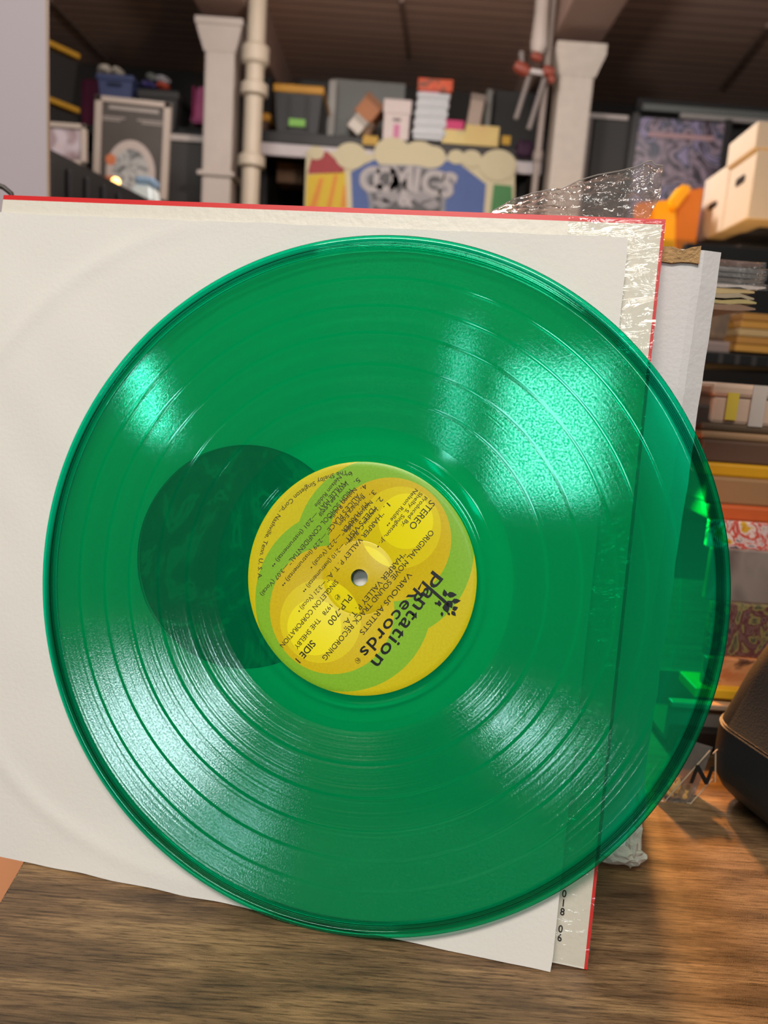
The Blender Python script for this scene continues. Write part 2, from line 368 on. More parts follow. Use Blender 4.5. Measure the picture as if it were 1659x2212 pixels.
# ------------------------------------------------------------------ white paper inner sleeve
SF = leanframe((.0820, .2779, .0005), AZ, .2260)
PAPER = mat('white_paper', (236, 233, 226), .75, .03, 18, .10, 500, spec=.25)
sl = thing('inner_sleeve', 'plain white paper inner sleeve with a round centre hole, behind the green record', 'record sleeve', mw=SF)
SW, SH = .3064, .3055
hc = (-SW/2, SH/2)
def sheet(yoff, thick=.00035, amp=1.0, seed=0):
    bm = bmesh.new(); NA, NR = 320, 54; rings = []
    for r in range(NR+1):
        ring = []
        for k in range(NA):
            t = 2*math.pi*(k+.0)/NA+math.pi/4
            cx, cz = math.cos(t), math.sin(t)
            s = min(SW/2/abs(cx) if abs(cx) > 1e-6 else 9, SH/2/abs(cz) if abs(cz) > 1e-6 else 9)
            rr = .0505+(s-.0505)*(r/NR)
            x = cx*rr; z = cz*rr
            w = .0011*noise.noise(Vector((x*13, z*13, seed)))+.0006*noise.noise(Vector((x*34+z*12, z*28, seed+3)))
            ri = math.hypot(x+.006, z-.004)
            w -= .0008*math.exp(-((ri-.1512)/.0035)**2)
            ed = min(SW/2-abs(x), SH/2-abs(z)); w *= min(1, .15+ed/.03)
            curl = -.0018*max(0, (z+x*.2-.10)/.05)**2*.3
            ring.append(bm.verts.new((hc[0]+x, yoff+w*amp+curl, hc[1]+z+.0006*(ed < 1e-4)*noise.noise(Vector((x*60, z*60, 2))))))
        rings.append(ring)
    for r in range(NR):
        for k in range(NA): bm.faces.new((rings[r][k], rings[r][(k+1) % NA], rings[r+1][(k+1) % NA], rings[r+1][k]))
    g = bmesh.ops.extrude_face_region(bm, geom=bm.faces[:])
    for v in [q for q in g['geom'] if isinstance(q, bmesh.types.BMVert)]: v.co.y += thick
    return bm
obj('front_sheet', sheet(0), PAPER, sl, smooth=True)
obj('back_sheet', sheet(.0014, amp=.5, seed=4), PAPER, sl, smooth=True)

# ------------------------------------------------------------------ green vinyl record
TL = .2236
u = Vector((math.cos(AZ), math.sin(AZ), 0)); nrm = Vector((math.sin(AZ)*math.cos(TL), -math.cos(AZ)*math.cos(TL), math.sin(TL))); v_ = nrm.cross(u)
RC = Vector((-.0083, .3246, .151*v_.z+.0003)); DF = frame(RC, u, v_, nrm)
DFi = DF.inverted()
def vinyl(name, kind):
    M = bpy.data.materials.new(name); M.use_nodes = True; nt = M.node_tree; nt.nodes.clear(); L = nt.links
    out = nt.nodes.new('ShaderNodeOutputMaterial')
    tr = nt.nodes.new('ShaderNodeBsdfTransparent'); tr.inputs[0].default_value = (.0, .915, .665, 1)
    df = nt.nodes.new('ShaderNodeBsdfDiffuse'); df.inputs[0].default_value = (.0, .60, .24, 1)
    body = nt.nodes.new('ShaderNodeMixShader'); body.inputs[0].default_value = .145 if kind != 'rim' else .16
    if kind == 'rim': tr.inputs[0].default_value = (.0, .62, .45, 1); df.inputs[0].default_value = (0, .16, .08, 1)
    L.new(tr.outputs[0], body.inputs[1]); L.new(df.outputs[0], body.inputs[2])
    fr = nt.nodes.new('ShaderNodeFresnel'); fr.inputs[0].default_value = 1.54
    tc = nt.nodes.new('ShaderNodeTexCoord')
    sm = nt.nodes.new('ShaderNodeBsdfGlossy'); sm.inputs['Roughness'].default_value = .05; TINT = (.50, .86, .80, 1); sm.inputs['Color'].default_value = TINT
    gl = sm.outputs[0]
    if kind == 'groove':
        sm.inputs['Roughness'].default_value = .06
        an = nt.nodes.new('ShaderNodeBsdfAnisotropic') if False else nt.nodes.new('ShaderNodeBsdfGlossy')
        an.inputs['Color'].default_value = TINT; an.inputs['Roughness'].default_value = .30; an.inputs['Anisotropy'].default_value = .72
        tg = nt.nodes.new('ShaderNodeTangent'); tg.direction_type = 'RADIAL'; tg.axis = 'Z'; L.new(tg.outputs[0], an.inputs['Tangent'])
        n = nt.nodes.new('ShaderNodeTexNoise'); n.inputs['Scale'].default_value = 1500; n.inputs['Detail'].default_value = 2; L.new(tc.outputs['Object'], n.inputs['Vector'])
        # fine concentric banding
        sp = nt.nodes.new('ShaderNodeSeparateXYZ'); L.new(tc.outputs['Object'], sp.inputs[0])
        cb = nt.nodes.new('ShaderNodeCombineXYZ'); L.new(sp.outputs[0], cb.inputs[0]); L.new(sp.outputs[1], cb.inputs[1])
        ln = nt.nodes.new('ShaderNodeVectorMath'); ln.operation = 'LENGTH'; L.new(cb.outputs[0], ln.inputs[0])
        n1 = nt.nodes.new('ShaderNodeTexNoise'); n1.noise_dimensions = '1D'; n1.inputs['Scale'].default_value = 900; n1.inputs['Detail'].default_value = 5; L.new(ln.outputs['Value'], n1.inputs['W'])
        ad = nt.nodes.new('ShaderNodeMath'); ad.operation = 'ADD'; L.new(n.outputs[0], ad.inputs[0]); L.new(n1.outputs[0], ad.inputs[1])
        bp = nt.nodes.new('ShaderNodeBump'); bp.inputs['Strength'].default_value = .06; bp.inputs['Distance'].default_value = .0002; L.new(n.outputs[0], bp.inputs['Height'])
        L.new(bp.outputs[0], an.inputs['Normal'])
        bp2 = nt.nodes.new('ShaderNodeBump'); bp2.inputs['Strength'].default_value = .06; bp2.inputs['Distance'].default_value = .0002; L.new(ad.outputs[0], bp2.inputs['Height'])
        L.new(bp2.outputs[0], sm.inputs['Normal'])
        # track to track strength of the scatter
        n2 = nt.nodes.new('ShaderNodeTexNoise'); n2.noise_dimensions = '1D'; n2.inputs['Scale'].default_value = 160; n2.inputs['Detail'].default_value = 4; L.new(ln.outputs['Value'], n2.inputs['W'])
        mr = nt.nodes.new('ShaderNodeMapRange'); mr.inputs[1].default_value = .3; mr.inputs[2].default_value = .7; mr.inputs[3].default_value = .03; mr.inputs[4].default_value = .09; L.new(n2.outputs[0], mr.inputs[0])
        mg = nt.nodes.new('ShaderNodeMixShader'); L.new(mr.outputs[0], mg.inputs[0]); L.new(sm.outputs[0], mg.inputs[1]); L.new(an.outputs[0], mg.inputs[2]); 
        nm = nt.nodes.new('ShaderNodeVectorMath'); nm.operation = 'NORMALIZE'; L.new(cb.outputs[0], nm.inputs[0])
        tl = nt.nodes.new('ShaderNodeMapRange'); tl.inputs[1].default_value = .3; tl.inputs[2].default_value = .7; tl.inputs[3].default_value = -.31; tl.inputs[4].default_value = -.40; L.new(n1.outputs[0], tl.inputs[0])
        sc_ = nt.nodes.new('ShaderNodeVectorMath'); sc_.operation = 'SCALE'; L.new(nm.outputs[0], sc_.inputs[0]); L.new(tl.outputs[0], sc_.inputs['Scale'])
        av = nt.nodes.new('ShaderNodeVectorMath'); av.operation = 'ADD'; av.inputs[1].default_value = (0, 0, 1); L.new(sc_.outputs[0], av.inputs[0])
        vt = nt.nodes.new('ShaderNodeVectorTransform'); vt.vector_type = 'NORMAL'; vt.convert_from = 'OBJECT'; vt.convert_to = 'WORLD'; L.new(av.outputs[0], vt.inputs[0])
        b3 = nt.nodes.new('ShaderNodeBump'); b3.inputs['Strength'].default_value = .11; b3.inputs['Distance'].default_value = .0002; L.new(n.outputs[0], b3.inputs['Height']); L.new(vt.outputs[0], b3.inputs['Normal'])
        wl = nt.nodes.new('ShaderNodeBsdfGlossy'); wl.inputs['Color'].default_value = (.85, 1, .96, 1); wl.inputs['Roughness'].default_value = .10; wl.inputs['Anisotropy'].default_value = .30
        L.new(tg.outputs[0], wl.inputs['Tangent']); L.new(b3.outputs[0], wl.inputs['Normal'])
        fz = nt.nodes.new('ShaderNodeMath'); fz.operation = 'GREATER_THAN'; fz.inputs[1].default_value = 0; L.new(sp.outputs[2], fz.inputs[0])
        fz2 = nt.nodes.new('ShaderNodeMath'); fz2.operation = 'MULTIPLY'; L.new(fz.outputs[0], fz2.inputs[0])
        ns = nt.nodes.new('ShaderNodeTexNoise'); ns.inputs['Scale'].default_value = 1100; ns.inputs['Detail'].default_value = 3; L.new(tc.outputs['Object'], ns.inputs['Vector'])
        ms = nt.nodes.new('ShaderNodeMapRange'); ms.inputs[1].default_value = .38; ms.inputs[2].default_value = .62; ms.inputs[3].default_value = .45; ms.inputs[4].default_value = .98; L.new(ns.outputs[0], ms.inputs[0]); L.new(ms.outputs[0], fz2.inputs[1])
        mh = nt.nodes.new('ShaderNodeMixShader'); L.new(fz2.outputs[0], mh.inputs[0]); L.new(mg.outputs[0], mh.inputs[1]); L.new(wl.outputs[0], mh.inputs[2]); gl = mh.outputs[0]
        fm = nt.nodes.new('ShaderNodeMath'); fm.operation = 'MULTIPLY'; fm.inputs[1].default_value = 1.8; L.new(fr.outputs[0], fm.inputs[0]); fac = fm.outputs[0]
    else: fac = fr.outputs[0]
    mx = nt.nodes.new('ShaderNodeMixShader'); L.new(fac, mx.inputs[0]); L.new(body.outputs[0], mx.inputs[1]); L.new(gl, mx.inputs[2]); L.new(mx.outputs[0], out.inputs[0])
    return M
VG, VS, VR = vinyl('vinyl_grooves', 'groove'), vinyl('vinyl_smooth', 'smooth'), vinyl('vinyl_rim', 'rim')
rec = thing('vinyl_record', 'large translucent green vinyl record with a yellow and green centre label', 'record', mw=DF)
GAPS = [.0790, .0930, .1070, .1190, .1315]
prof = [(.0036, .0009, 1), (.0508, .0009, 1), (.0513, .0009, 1), (.0517, .00105, 1), (.0530, .00105, 1), (.0538, .0008, 1), (.0545, .0008, 1), (.0583, .0008, 1), (.0586, .00082, 1), (.0589, .0008, 1), (.0595, .0008, 1), (.0655, .0008, 0)]
for g in GAPS: prof += [(g-.0010, .0008, 0), (g-.00035, .0008, 1), (g-.00015, .00078, 1), (g+.0001, .00082, 1), (g+.00035, .0008, 1), (g+.0010, .0008, 0)]
prof += [(.1430, .0008, 0), (.1438, .0008, 1), (.1443, .00078, 1), (.1452, .00120, 2)]
for k in range(4): prof += [(.1455+k*.0007, .00126, 2), (.1457+k*.0007, .00112, 2), (.1459+k*.0007, .00130, 2)]
prof += [(.1486, .00140, 2), (.1490, .00140, 1), (.1497, .00128, 1), (.1504, .0009, 1), (.1508, .0005, 1), (.1510, 0, 1)]
def lathe(pf, n=360):
    bm = bmesh.new(); full = pf+[(r, -z, mi) for r, z, mi in pf[::-1][1:]]
    rings = [[bm.verts.new((r*math.cos(2*math.pi*k/n), r*math.sin(2*math.pi*k/n), z)) for k in range(n)] for r, z, _ in full]
    K = len(pf)-1
    for i in range(len(full)-1):
        mi = pf[i][2] if i < K else pf[2*K-i-1][2]
        for k in range(n):
            f = bm.faces.new((rings[i][k], rings[i][(k+1) % n], rings[i+1][(k+1) % n], rings[i+1][k])); f.material_index = mi
    for k in range(n): bm.faces.new((rings[-1][k], rings[-1][(k+1) % n], rings[0][(k+1) % n], rings[0][k])).material_index = 1
    return bm
o = obj('disc', lathe(prof), [VG, VS, VR], rec, smooth=True)
bpy.context.view_layer.update()
# label: position in the label from a point of its close view
LZ = .00105
def labp(cx, cy, z=LZ):
    px, py = 520+cx/3.1302, 970+cy/3.1309
    d = DFi.to_3x3() @ ray(px, py); c = DFi @ CAM; q = c+d*((z-c.z)/d.z); return Vector((q.x, q.y))
def label_mat():
    M = bpy.data.materials.new('label_print'); M.use_nodes = True; nt = M.node_tree; L = nt.links; b = nt.nodes['Principled BSDF']
    tc = nt.nodes.new('ShaderNodeTexCoord')
    def circ(c, r):
        q = labp(*c); e = labp(c[0]+r, c[1]); e2 = labp(c[0], c[1]+r); rad = ((e-q).length+(e2-q).length)/2
        s = nt.nodes.new('ShaderNodeVectorMath'); s.operation = 'DISTANCE'; s.inputs[1].default_value = (q.x, q.y, LZ); L.new(tc.outputs['Object'], s.inputs[0])
        lt = nt.nodes.new('ShaderNodeMath'); lt.operation = 'LESS_THAN'; lt.inputs[1].default_value = rad; L.new(s.outputs['Value'], lt.inputs[0]); return lt.outputs[0]
    def op(o, a, c):
        n = nt.nodes.new('ShaderNodeMath'); n.operation = o; L.new(a, n.inputs[0]); L.new(c, n.inputs[1]); return n.outputs[0]
    A, B_ = circ((960, 672), 618), circ((685, 1020), 615)
    C_, D_ = circ((1005, 610), 420), circ((612, 1085), 432)
    E_, E2 = circ((1078, 530), 277), circ((1115, 488), 187)
    F_, F2 = circ((537, 1163), 280), circ((497, 1205), 187)
    G_ = circ((805, 880), 227)
    cur = None
    n = nt.nodes.new('ShaderNodeTexNoise'); n.inputs['Scale'].default_value = 900; L.new(tc.outputs['Object'], n.inputs['Vector'])
    base = nt.nodes.new('ShaderNodeRGB'); base.outputs[0].default_value = lin((216, 202, 24)); cur = base.outputs[0]
    def lay(mask, rgb):
        nonlocal cur
        mx = nt.nodes.new('ShaderNodeMix'); mx.data_type = 'RGBA'; L.new(mask, mx.inputs[0]); L.new(cur, mx.inputs[6]); mx.inputs[7].default_value = lin(rgb); cur = mx.outputs[2]
    lay(op('MAXIMUM', A, B_), (138, 194, 48))
    lay(op('MAXIMUM', C_, D_), (218, 192, 16))
    lay(E_, (232, 214, 22)); lay(F_, (232, 214, 22))
    lay(op('MINIMUM', E_, G_), (250, 236, 26)); lay(op('MINIMUM', F_, G_), (250, 236, 26))
    lay(E2, (250, 238, 22)); lay(F2, (250, 238, 22))
    mx = nt.nodes.new('ShaderNodeMix'); mx.data_type = 'RGBA'; mx.blend_type = 'OVERLAY'; mx.inputs[0].default_value = .18; L.new(cur, mx.inputs[6]); L.new(n.outputs[0], mx.inputs[7])
    L.new(mx.outputs[2], b.inputs['Base Color']); b.inputs['Roughness'].default_value = .33; b.inputs['Specular IOR Level'].default_value = .4
    return M
def ringdisc(z0, zt):
    bm = bmesh.new(); n = 160
    pf = [(.0037, z0-.0001), (.0037, z0+.0003), (.0052, z0+.0001), (.0155, z0+.0001), (.0160, z0-.00008), (.0165, z0+.0001), (.0480, z0+.0001), (.0500, z0+.0001), (.0505, z0-.0002)]
    if zt < 0: pf = [(r, -z) for r, z in pf]
    rg = [[bm.verts.new((r*math.cos(2*math.pi*k/n), r*math.sin(2*math.pi*k/n), z)) for k in range(n)] for r, z in pf]
    for i in range(len(pf)-1):
        for k in range(n): bm.faces.new((rg[i][k], rg[i][(k+1) % n], rg[i+1][(k+1) % n], rg[i+1][k]))
    return bm
lab = obj('center_label', ringdisc(.00098, 1), label_mat(), rec, label='yellow and green paper label with overlapping circles and black print', smooth=True)
obj('back_label', ringdisc(.00098, -1), mat('back_label_paper', (205, 190, 60), .5), rec, smooth=True)
txt = bmesh.new()
def line(s, a, b, cap, off=0.0, spc=1.0, bmx=None):
    """lettering from point a to point b of the label close view, cap = capital height in the same units"""
    p = labp(*a); q = labp(*b); d = q-p; Lw = d.length; capm = cap*.0000639*1.0
    me = glyphs(s, 1.0, off, 'LEFT', spc)
    xs = [v.co.x for v in me.vertices]; x0, x1 = min(xs), max(xs)
    sx = Lw/(x1-x0); sy = capm/.70; ang = math.atan2(d.y, d.x)
    T = Matrix.Translation((p.x, p.y, LZ+.00012)) @ Matrix.Rotation(ang, 4, 'Z') @ Matrix.Diagonal((sx, sy, 1, 1)) @ Matrix.Translation((-x0, -.35, 0))
    me.transform(T); (bmx or txt).from_mesh(me); bpy.data.meshes.remove(me)
Q1, Q2 = '\u201c', '\u201d'
line('STEREO', (1300, 358), (1152, 535), 46)
line('Produced By:', (1254, 325), (1093, 523), 27)
line('Shelby S. Singleton, Jr. \u2022', (1222, 297), (925, 665), 27)
line('Nelson Riddle \u2022\u2022', (1190, 275), (990, 520), 27)
line('ORIGINAL MOVIE SOUND TRACK RECORDING', (1297, 556), (562, 1420), 37)
line(Q1+'HARPER VALLEY P. T. A.'+Q2, (1108, 705), (690, 1205), 37)
line('VARIOUS ARTISTS', (1148, 842), (815, 1248), 37)
line('PLP-700', (742, 995), (600, 1185), 42)
line('1978', (612, 1055), (560, 1118), 30)
line('THE SHELBY', (532, 1150), (372, 1345), 34)
line('SINGLETON CORPORATION', (652, 892), (275, 1335), 34)
line('SIDE 1', (495, 1305), (385, 1435), 46, .012)
NUM = [('1.', (1003, 372), (975, 402)), ('2.', (955, 330), (927, 362)), ('3.', (908, 285), (880, 318)), ('4.', (848, 243), (822, 275)), ('5.', (803, 203), (775, 232)), ('6.', (752, 158), (728, 190))]
for s, a, b in NUM: line(s, a, b, 33)
TR = [('HARPER VALLEY P. T. A.', '3:21 (Vocal) \u2022', (962, 432), (578, 892), (392, 1100), 'Jeannie C. Riley', (925, 400), (735, 632)),
      ("DEE'S VISIT", '2:10 (Instrumental) \u2022\u2022', (912, 388), (700, 640), (425, 965), 'Nelson Riddle', (885, 355), (712, 562)),
      ('Mr. HARPER', '2:22 (Vocal) \u2022', (866, 352), (680, 575), (475, 805), 'Barbara Eden', (833, 318), (668, 515)),
      ("ALICE'S PLACE", '2:29 (Instrumental) \u2022\u2022', (812, 295), (582, 570), (283, 925), 'Nelson Riddle', (778, 268), (608, 472)),
      ('HIGH SCHOOL CONFIDENTIAL', '3:07 (Vocal)', (760, 262), (325, 775), (140, 988), 'Jerry Lee Lewis', (725, 228), (540, 455)),
      ('WILLIE MAY', '2:01 (Instrumental) \u2022\u2022', (708, 215), (520, 430), (215, 795), 'Nelson Riddle', (675, 185), (508, 388))]
for t1, t2, a, mid, b, art, c, d in TR:
    line(Q1+t1+Q2, a, mid, 34); line('\u2014'+t2, (mid[0]-4, mid[1]+5), b, 30); line(art, c, d, 29)
# text that follows the rim
rim = 'The Shelby Singleton Corp., Nashville, Tenn. U. S. A.'
cc = labp(812, 873); p0 = labp(722, 158); p1 = labp(130, 880)
t0 = math.atan2((p0).y, (p0).x); t1 = math.atan2(p1.y, p1.x)
if t1 < t0: t1 += 2*math.pi
rr = (p0.length+p1.length)/2
me = glyphs(rim, 1.0); xs = [v.co.x for v in me.vertices]; x0, x1 = min(xs), max(xs)
for v in me.vertices:
    f = (v.co.x-x0)/(x1-x0); a = t0+(t1-t0)*f; r = p0.length*(1-f)+p1.length*f - (v.co.y-.35)*.0000639*31/.7
    v.co = (r*math.cos(a), r*math.sin(a), LZ+.00012)
txt.from_mesh(me)
for cx, cy, s in ((655, 1002, 'P'), (792, 1430, 'R')):
    line(s, (cx+7, cy-9), (cx-7, cy+8), 20)
    q = labp(cx, cy); n = 24
    ro = [txt.verts.new((q.x+.00118*math.cos(2*math.pi*k/n), q.y+.00118*math.sin(2*math.pi*k/n), LZ+.00012)) for k in range(n)]
    ri = [txt.verts.new((q.x+.00104*math.cos(2*math.pi*k/n), q.y+.00104*math.sin(2*math.pi*k/n), LZ+.00012)) for k in range(n)]
    for k in range(n): txt.faces.new((ro[k], ro[(k+1) % n], ri[(k+1) % n], ri[k]))
obj('printed_lettering', txt, mat('label_ink', (48, 42, 14), .5, .02), lab, recalc=False)
logo = bmesh.new()
def lpoly(pts, z=.00014):
    vs = [logo.verts.new((*labp(*p), LZ+z)) for p in pts]; logo.faces.new(vs)
line('p', (1345, 862), (1300, 945), 92, .018, bmx=logo) if False else None
def glyph_at(s, a, b, cap, off, base):
    # lettering along a-b, sitting on that baseline
    p = labp(*a); q = labp(*b); d = q-p; me = glyphs(s, 1.0, off, 'LEFT', 1.12)
    xs = [v.co.x for v in me.vertices]; x0, x1 = min(xs), max(xs)
    T = Matrix.Translation((p.x, p.y, LZ+.00013)) @ Matrix.Rotation(math.atan2(d.y, d.x), 4, 'Z') @ Matrix.Diagonal((d.length/(x1-x0), cap*.0000639/.70, 1, 1)) @ Matrix.Translation((-x0, base, 0))
    me.transform(T); logo.from_mesh(me)
glyph_at('p', (1350, 862), (1292, 935), 92, .012, -.26)
glyph_at('antation', (1283, 952), (905, 1460), 92, .012, -.26)
glyph_at('Records', (1205, 962), (828, 1392), 82, .012, -.33)
# trunk of the tree that stands for the l
lpoly([(1232, 888), (1222, 905), (1372, 1040), (1388, 1024)])
lpoly([(1232, 888), (1222, 905), (1196, 945), (1207, 955)])
def leaf(c, tip, w):
    c = Vector(c); t = Vector(tip); d = t-c; nn = Vector((-d.y, d.x)).normalized()*w
    lpoly([tuple(c), tuple(c+d*.3+nn), tuple(c+d*.6+nn*.85), tuple(t), tuple(c+d*.6-nn*.85), tuple(c+d*.3-nn)])
for c, t, w in (((1385, 1000), (1375, 948), 17), ((1392, 985), (1462, 985), 20), ((1425, 1030), (1488, 1025), 17), ((1398, 1025), (1430, 1075), 24), ((1380, 1045), (1400, 1110), 24), ((1345, 1065), (1340, 1020), 15), ((1360, 1100), (1362, 1135), 10), ((1430, 1085), (1470, 1070), 16), ((1425, 1095), (1455, 1130), 14), ((1330, 1050), (1310, 1035), 9), ((1400, 1105), (1415, 1125), 9)):
    leaf(c, t, w)
lpoly([(1372, 1040), (1388, 1024), (1412, 1050), (1404, 1058)])
obj('emblem', logo, mat('logo_ink', (16, 18, 14), .45, .02), lab, recalc=False, label='black leafy tree emblem and wide round lettering')

# ------------------------------------------------------------------ white cardboard mailer behind the jacket
CARDW = mat('white_cardboard', (232, 229, 228), .7, .03, 30, .12, 500)
KRAFT = mat('torn_kraft', (186, 148, 100), .85, .25, 120, .9, 400)
mf = leanframe((.1348, .3450, .0036), AZ, 0.0)
ml = thing('cardboard_mailer', 'white cardboard record mailer with torn brown top edge, standing behind the jacket', 'mailer', mw=mf)
bm = bmesh.new(); MH = .2925; MW = .34
# front panel, fold and narrow side strip as a bent outline seen from above
outl = [(-MW, 0), (-.0105, 0), (-.0072, .0005), (.0003, .0042), (.0006, .011), (-.0045, .013), (-MW, .013)]
NZ = 40; rg = []
for k in range(NZ+1):
    z = (MH-.004)*k/NZ+.004
    rg.append([bm.verts.new((x+(.0007*noise.noise(Vector((z*60, x*30, 1))) if i in (2, 3, 4) else 0), y+.0006*noise.noise(Vector((x*40, z*25, 3))), z)) for i, (x, y) in enumerate(outl)])
for k in range(NZ):
    for i in range(len(outl)): bm.faces.new((rg[k][i], rg[k][(i+1) % len(outl)], rg[k+1][(i+1) % len(outl)], rg[k+1][i]))
bm.faces.new(rg[0]); bm.faces.new(rg[-1])
obj('carton', bm, CARDW, ml)
bm = bmesh.new(); random.seed(3)
for j in range(3):
    N = 90; ys = .001+j*.0045; lo_ = []; hi_ = []
    for i in range(N+1):
        x = -MW+.002+(MW-.011)*i/N; w = .0028+.0022*noise.noise(Vector((x*160, j*9, 0)))+.0012*noise.noise(Vector((x*600, j, 4)))
        lo_.append((x, ys-.0022*(j == 0)*(1+.3*abs(noise.noise(Vector((x*90, j, 7))))), MH-.0058+.0026*noise.noise(Vector((x*110, j, 2))))); hi_.append((x, ys-.0022*(j == 0)+.002*abs(noise.noise(Vector((x*70, j, 8)))), MH+w-.0025))
    for i in range(N):
        q = [bm.verts.new(p) for p in (lo_[i], lo_[i+1], hi_[i+1], hi_[i])]; bm.faces.new(q)
bmesh.ops.remove_doubles(bm, verts=bm.verts[:], dist=.00001)
g = bmesh.ops.extrude_face_region(bm, geom=bm.faces[:])
for v in [q for q in g['geom'] if isinstance(q, bmesh.types.BMVert)]: v.co.y += .0009
obj('torn_edge', bm, KRAFT, ml, label='torn brown corrugated edge')
bm = bmesh.new(); N = 40
for i in range(N):
    z0 = .004+.0009*i; 
def crumple(bm, cx, cy, cz, sx, sy, sz, seed, n=3):
    g = bmesh.ops.create_icosphere(bm, subdivisions=n, radius=1)['verts']
    for v in g:
        p = v.co.copy(); f = 1+.35*noise.noise(p*2.2+Vector((seed, 0, 0)))+.2*noise.noise(p*6+Vector((0, seed, 0)))
        v.co = Vector((cx+p.x*sx*f, cy+p.y*sy*f, cz+p.z*sz*f))
crumple(bm, -.006, .004, .006, .012, .006, .0062, 1); crumple(bm, -.001, .006, .013, .0045, .006, .014, 5); crumple(bm, .000, .006, .030, .0028, .005, .016, 8)
for vv in bm.verts: vv.co.z = max(vv.co.z, -.0035)
obj('frayed_corner', bm, mat('frayed_paper', (226, 216, 204), .85, .12, 60, .8, 250), ml, label='frayed torn bottom corner')

# ------------------------------------------------------------------ unseen carton added behind the mailer as prop and shadow caster; sleeves on it
CARD = mat('brown_cardboard', (150, 112, 78), .75, .1, 20)
cb = thing('cardboard_box', 'plain brown cardboard box added unseen behind the white mailer, carrying the stacked sleeves', 'box', (.04, .50, 0))
obj('body', BX((-.16, -.045, .0005), (.130, .06, .262), .001), CARD, cb)
obj('lid', BX((-.163, -.047, .245), (.1315, .063, .2645), .002), CARD, cb)
edge = [(1650, 574, (196, 150, 130), 0), (1655, 588, (214, 208, 204), 0), (1652, 600, (205, 198, 190), 0), (1647, 610, (206, 190, 178), 0), (1654, 622, (222, 216, 212), 0), (1630, 632, (190, 166, 120), 1), (1629, 646, (168, 152, 128), 1), (1634, 655, (178, 160, 110), 1), (1632, 668, (140, 112, 92), 2)]
desc = ['topmost pinkish record sleeve in the stack behind the mailer, crinkled plastic on top', 'white record sleeve second from top in the stack behind the mailer', 'greyish record sleeve third from top in the stack', 'record sleeve with a reddish plastic-wrapped edge, fourth from top in the stack', 'bright white record sleeve in the middle of the stack, reaching far right', 'yellowish bent paper sleeve just under the bright white sleeve', 'olive brown wavy sleeve, third from bottom in the stack', 'wavy sleeve with a yellow lit tip, second from bottom in the stack', 'dull brown lowest sleeve of the stack behind the mailer']
YS = .455
for i, (px, py, c, k) in enumerate(edge):
    p = at(px, py, YS); T = .0026
    t = thing('record_sleeve', desc[i], 'record sleeve', (p.x, YS, p.z-T/2), 'record sleeves stacked flat behind the mailer')
    bm = bmesh.new(); n = 34; L = .300; a = []; b = []
    for j in range(n+1):
        s = j/n; x = -L*s; wv = (.0016*math.sin(s*60)*math.exp(-s*20) if k == 1 else 0)+(.0004*noise.noise(Vector((x*60, i, 0))))
        h = T*(.5-.5*math.cos(min(1, s*60)*math.pi))*.5+.0004
        sl_ = (.004*min(1, s*12) if k == 0 else (0.001 if k == 1 else 0))*(1 if i == 0 else .5)
        a.append((x, T/2+wv-h+sl_*0)); b.append((x, T/2+wv+h+sl_*0))
    ring = a+b[::-1]
    f0 = [bm.verts.new((x, 0, z)) for x, z in ring]; f1 = [bm.verts.new((x, .09, z)) for x, z in ring]
    bm.faces.new(f0); bm.faces.new(f1[::-1])
    for j in range(len(ring)): bm.faces.new((f0[j], f0[(j+1) % len(ring)], f1[(j+1) % len(ring)], f1[j]))
    obj('card_cover', bm, mat('sleeve_card_%d' % i, c, .5, .12, 150, .2, 200), t)
    if k == 0:
        bm = bmesh.new(); rows = []
        for j in range(41):
            s = j/40; x = -.16*s; rows.append([bm.verts.new((x+.001, -.0006-.0007*abs(noise.noise(Vector((x*400, q*3, i)))), T/2+(q-.5)*T*1.3+.0006*noise.noise(Vector((x*300, q, i+5))))) for q in (0, .5, 1)]+[bm.verts.new((x+.001, .03, T*1.15+.0006*noise.noise(Vector((x*300, 2, i)))))])
        for j in range(40):
            for q in range(3): bm.faces.new((rows[j][q], rows[j][q+1], rows[j+1][q+1], rows[j+1][q]))
        obj('plastic_bag', bm, film('bag_film', (240, 235, 232), .08, .12, .8, 250), t, smooth=True)

# ------------------------------------------------------------------ dark desktop speaker at right
def rrect(x0, x1, y0, y1, r, n=8):
    pts = []
    for cx, cy, a in ((x1-r, y1-r, 0), (x0+r, y1-r, 90), (x0+r, y0+r, 180), (x1-r, y0+r, 270)):
        for k in range(n+1): t = math.radians(a+90*k/n); pts.append((cx+r*math.cos(t), cy+r*math.sin(t)))
    return pts
def loft(levels, n=8):
    bm = bmesh.new(); rg = []
    for z, x0, x1, y0, y1, r in levels: rg.append([bm.verts.new((x, y, z)) for x, y in rrect(x0, x1, y0, y1, r, n)])
    for i in range(len(rg)-1):
        K = len(rg[0])
        for k in range(K): bm.faces.new((rg[i][k], rg[i][(k+1) % K], rg[i+1][(k+1) % K], rg[i+1][k]))
    bm.faces.new(rg[0]); bm.faces.new(rg[-1]); return bm
PLA = mat('charcoal_plastic', (32, 39, 43), .5, .06, 60, .15, 900, spec=.35)
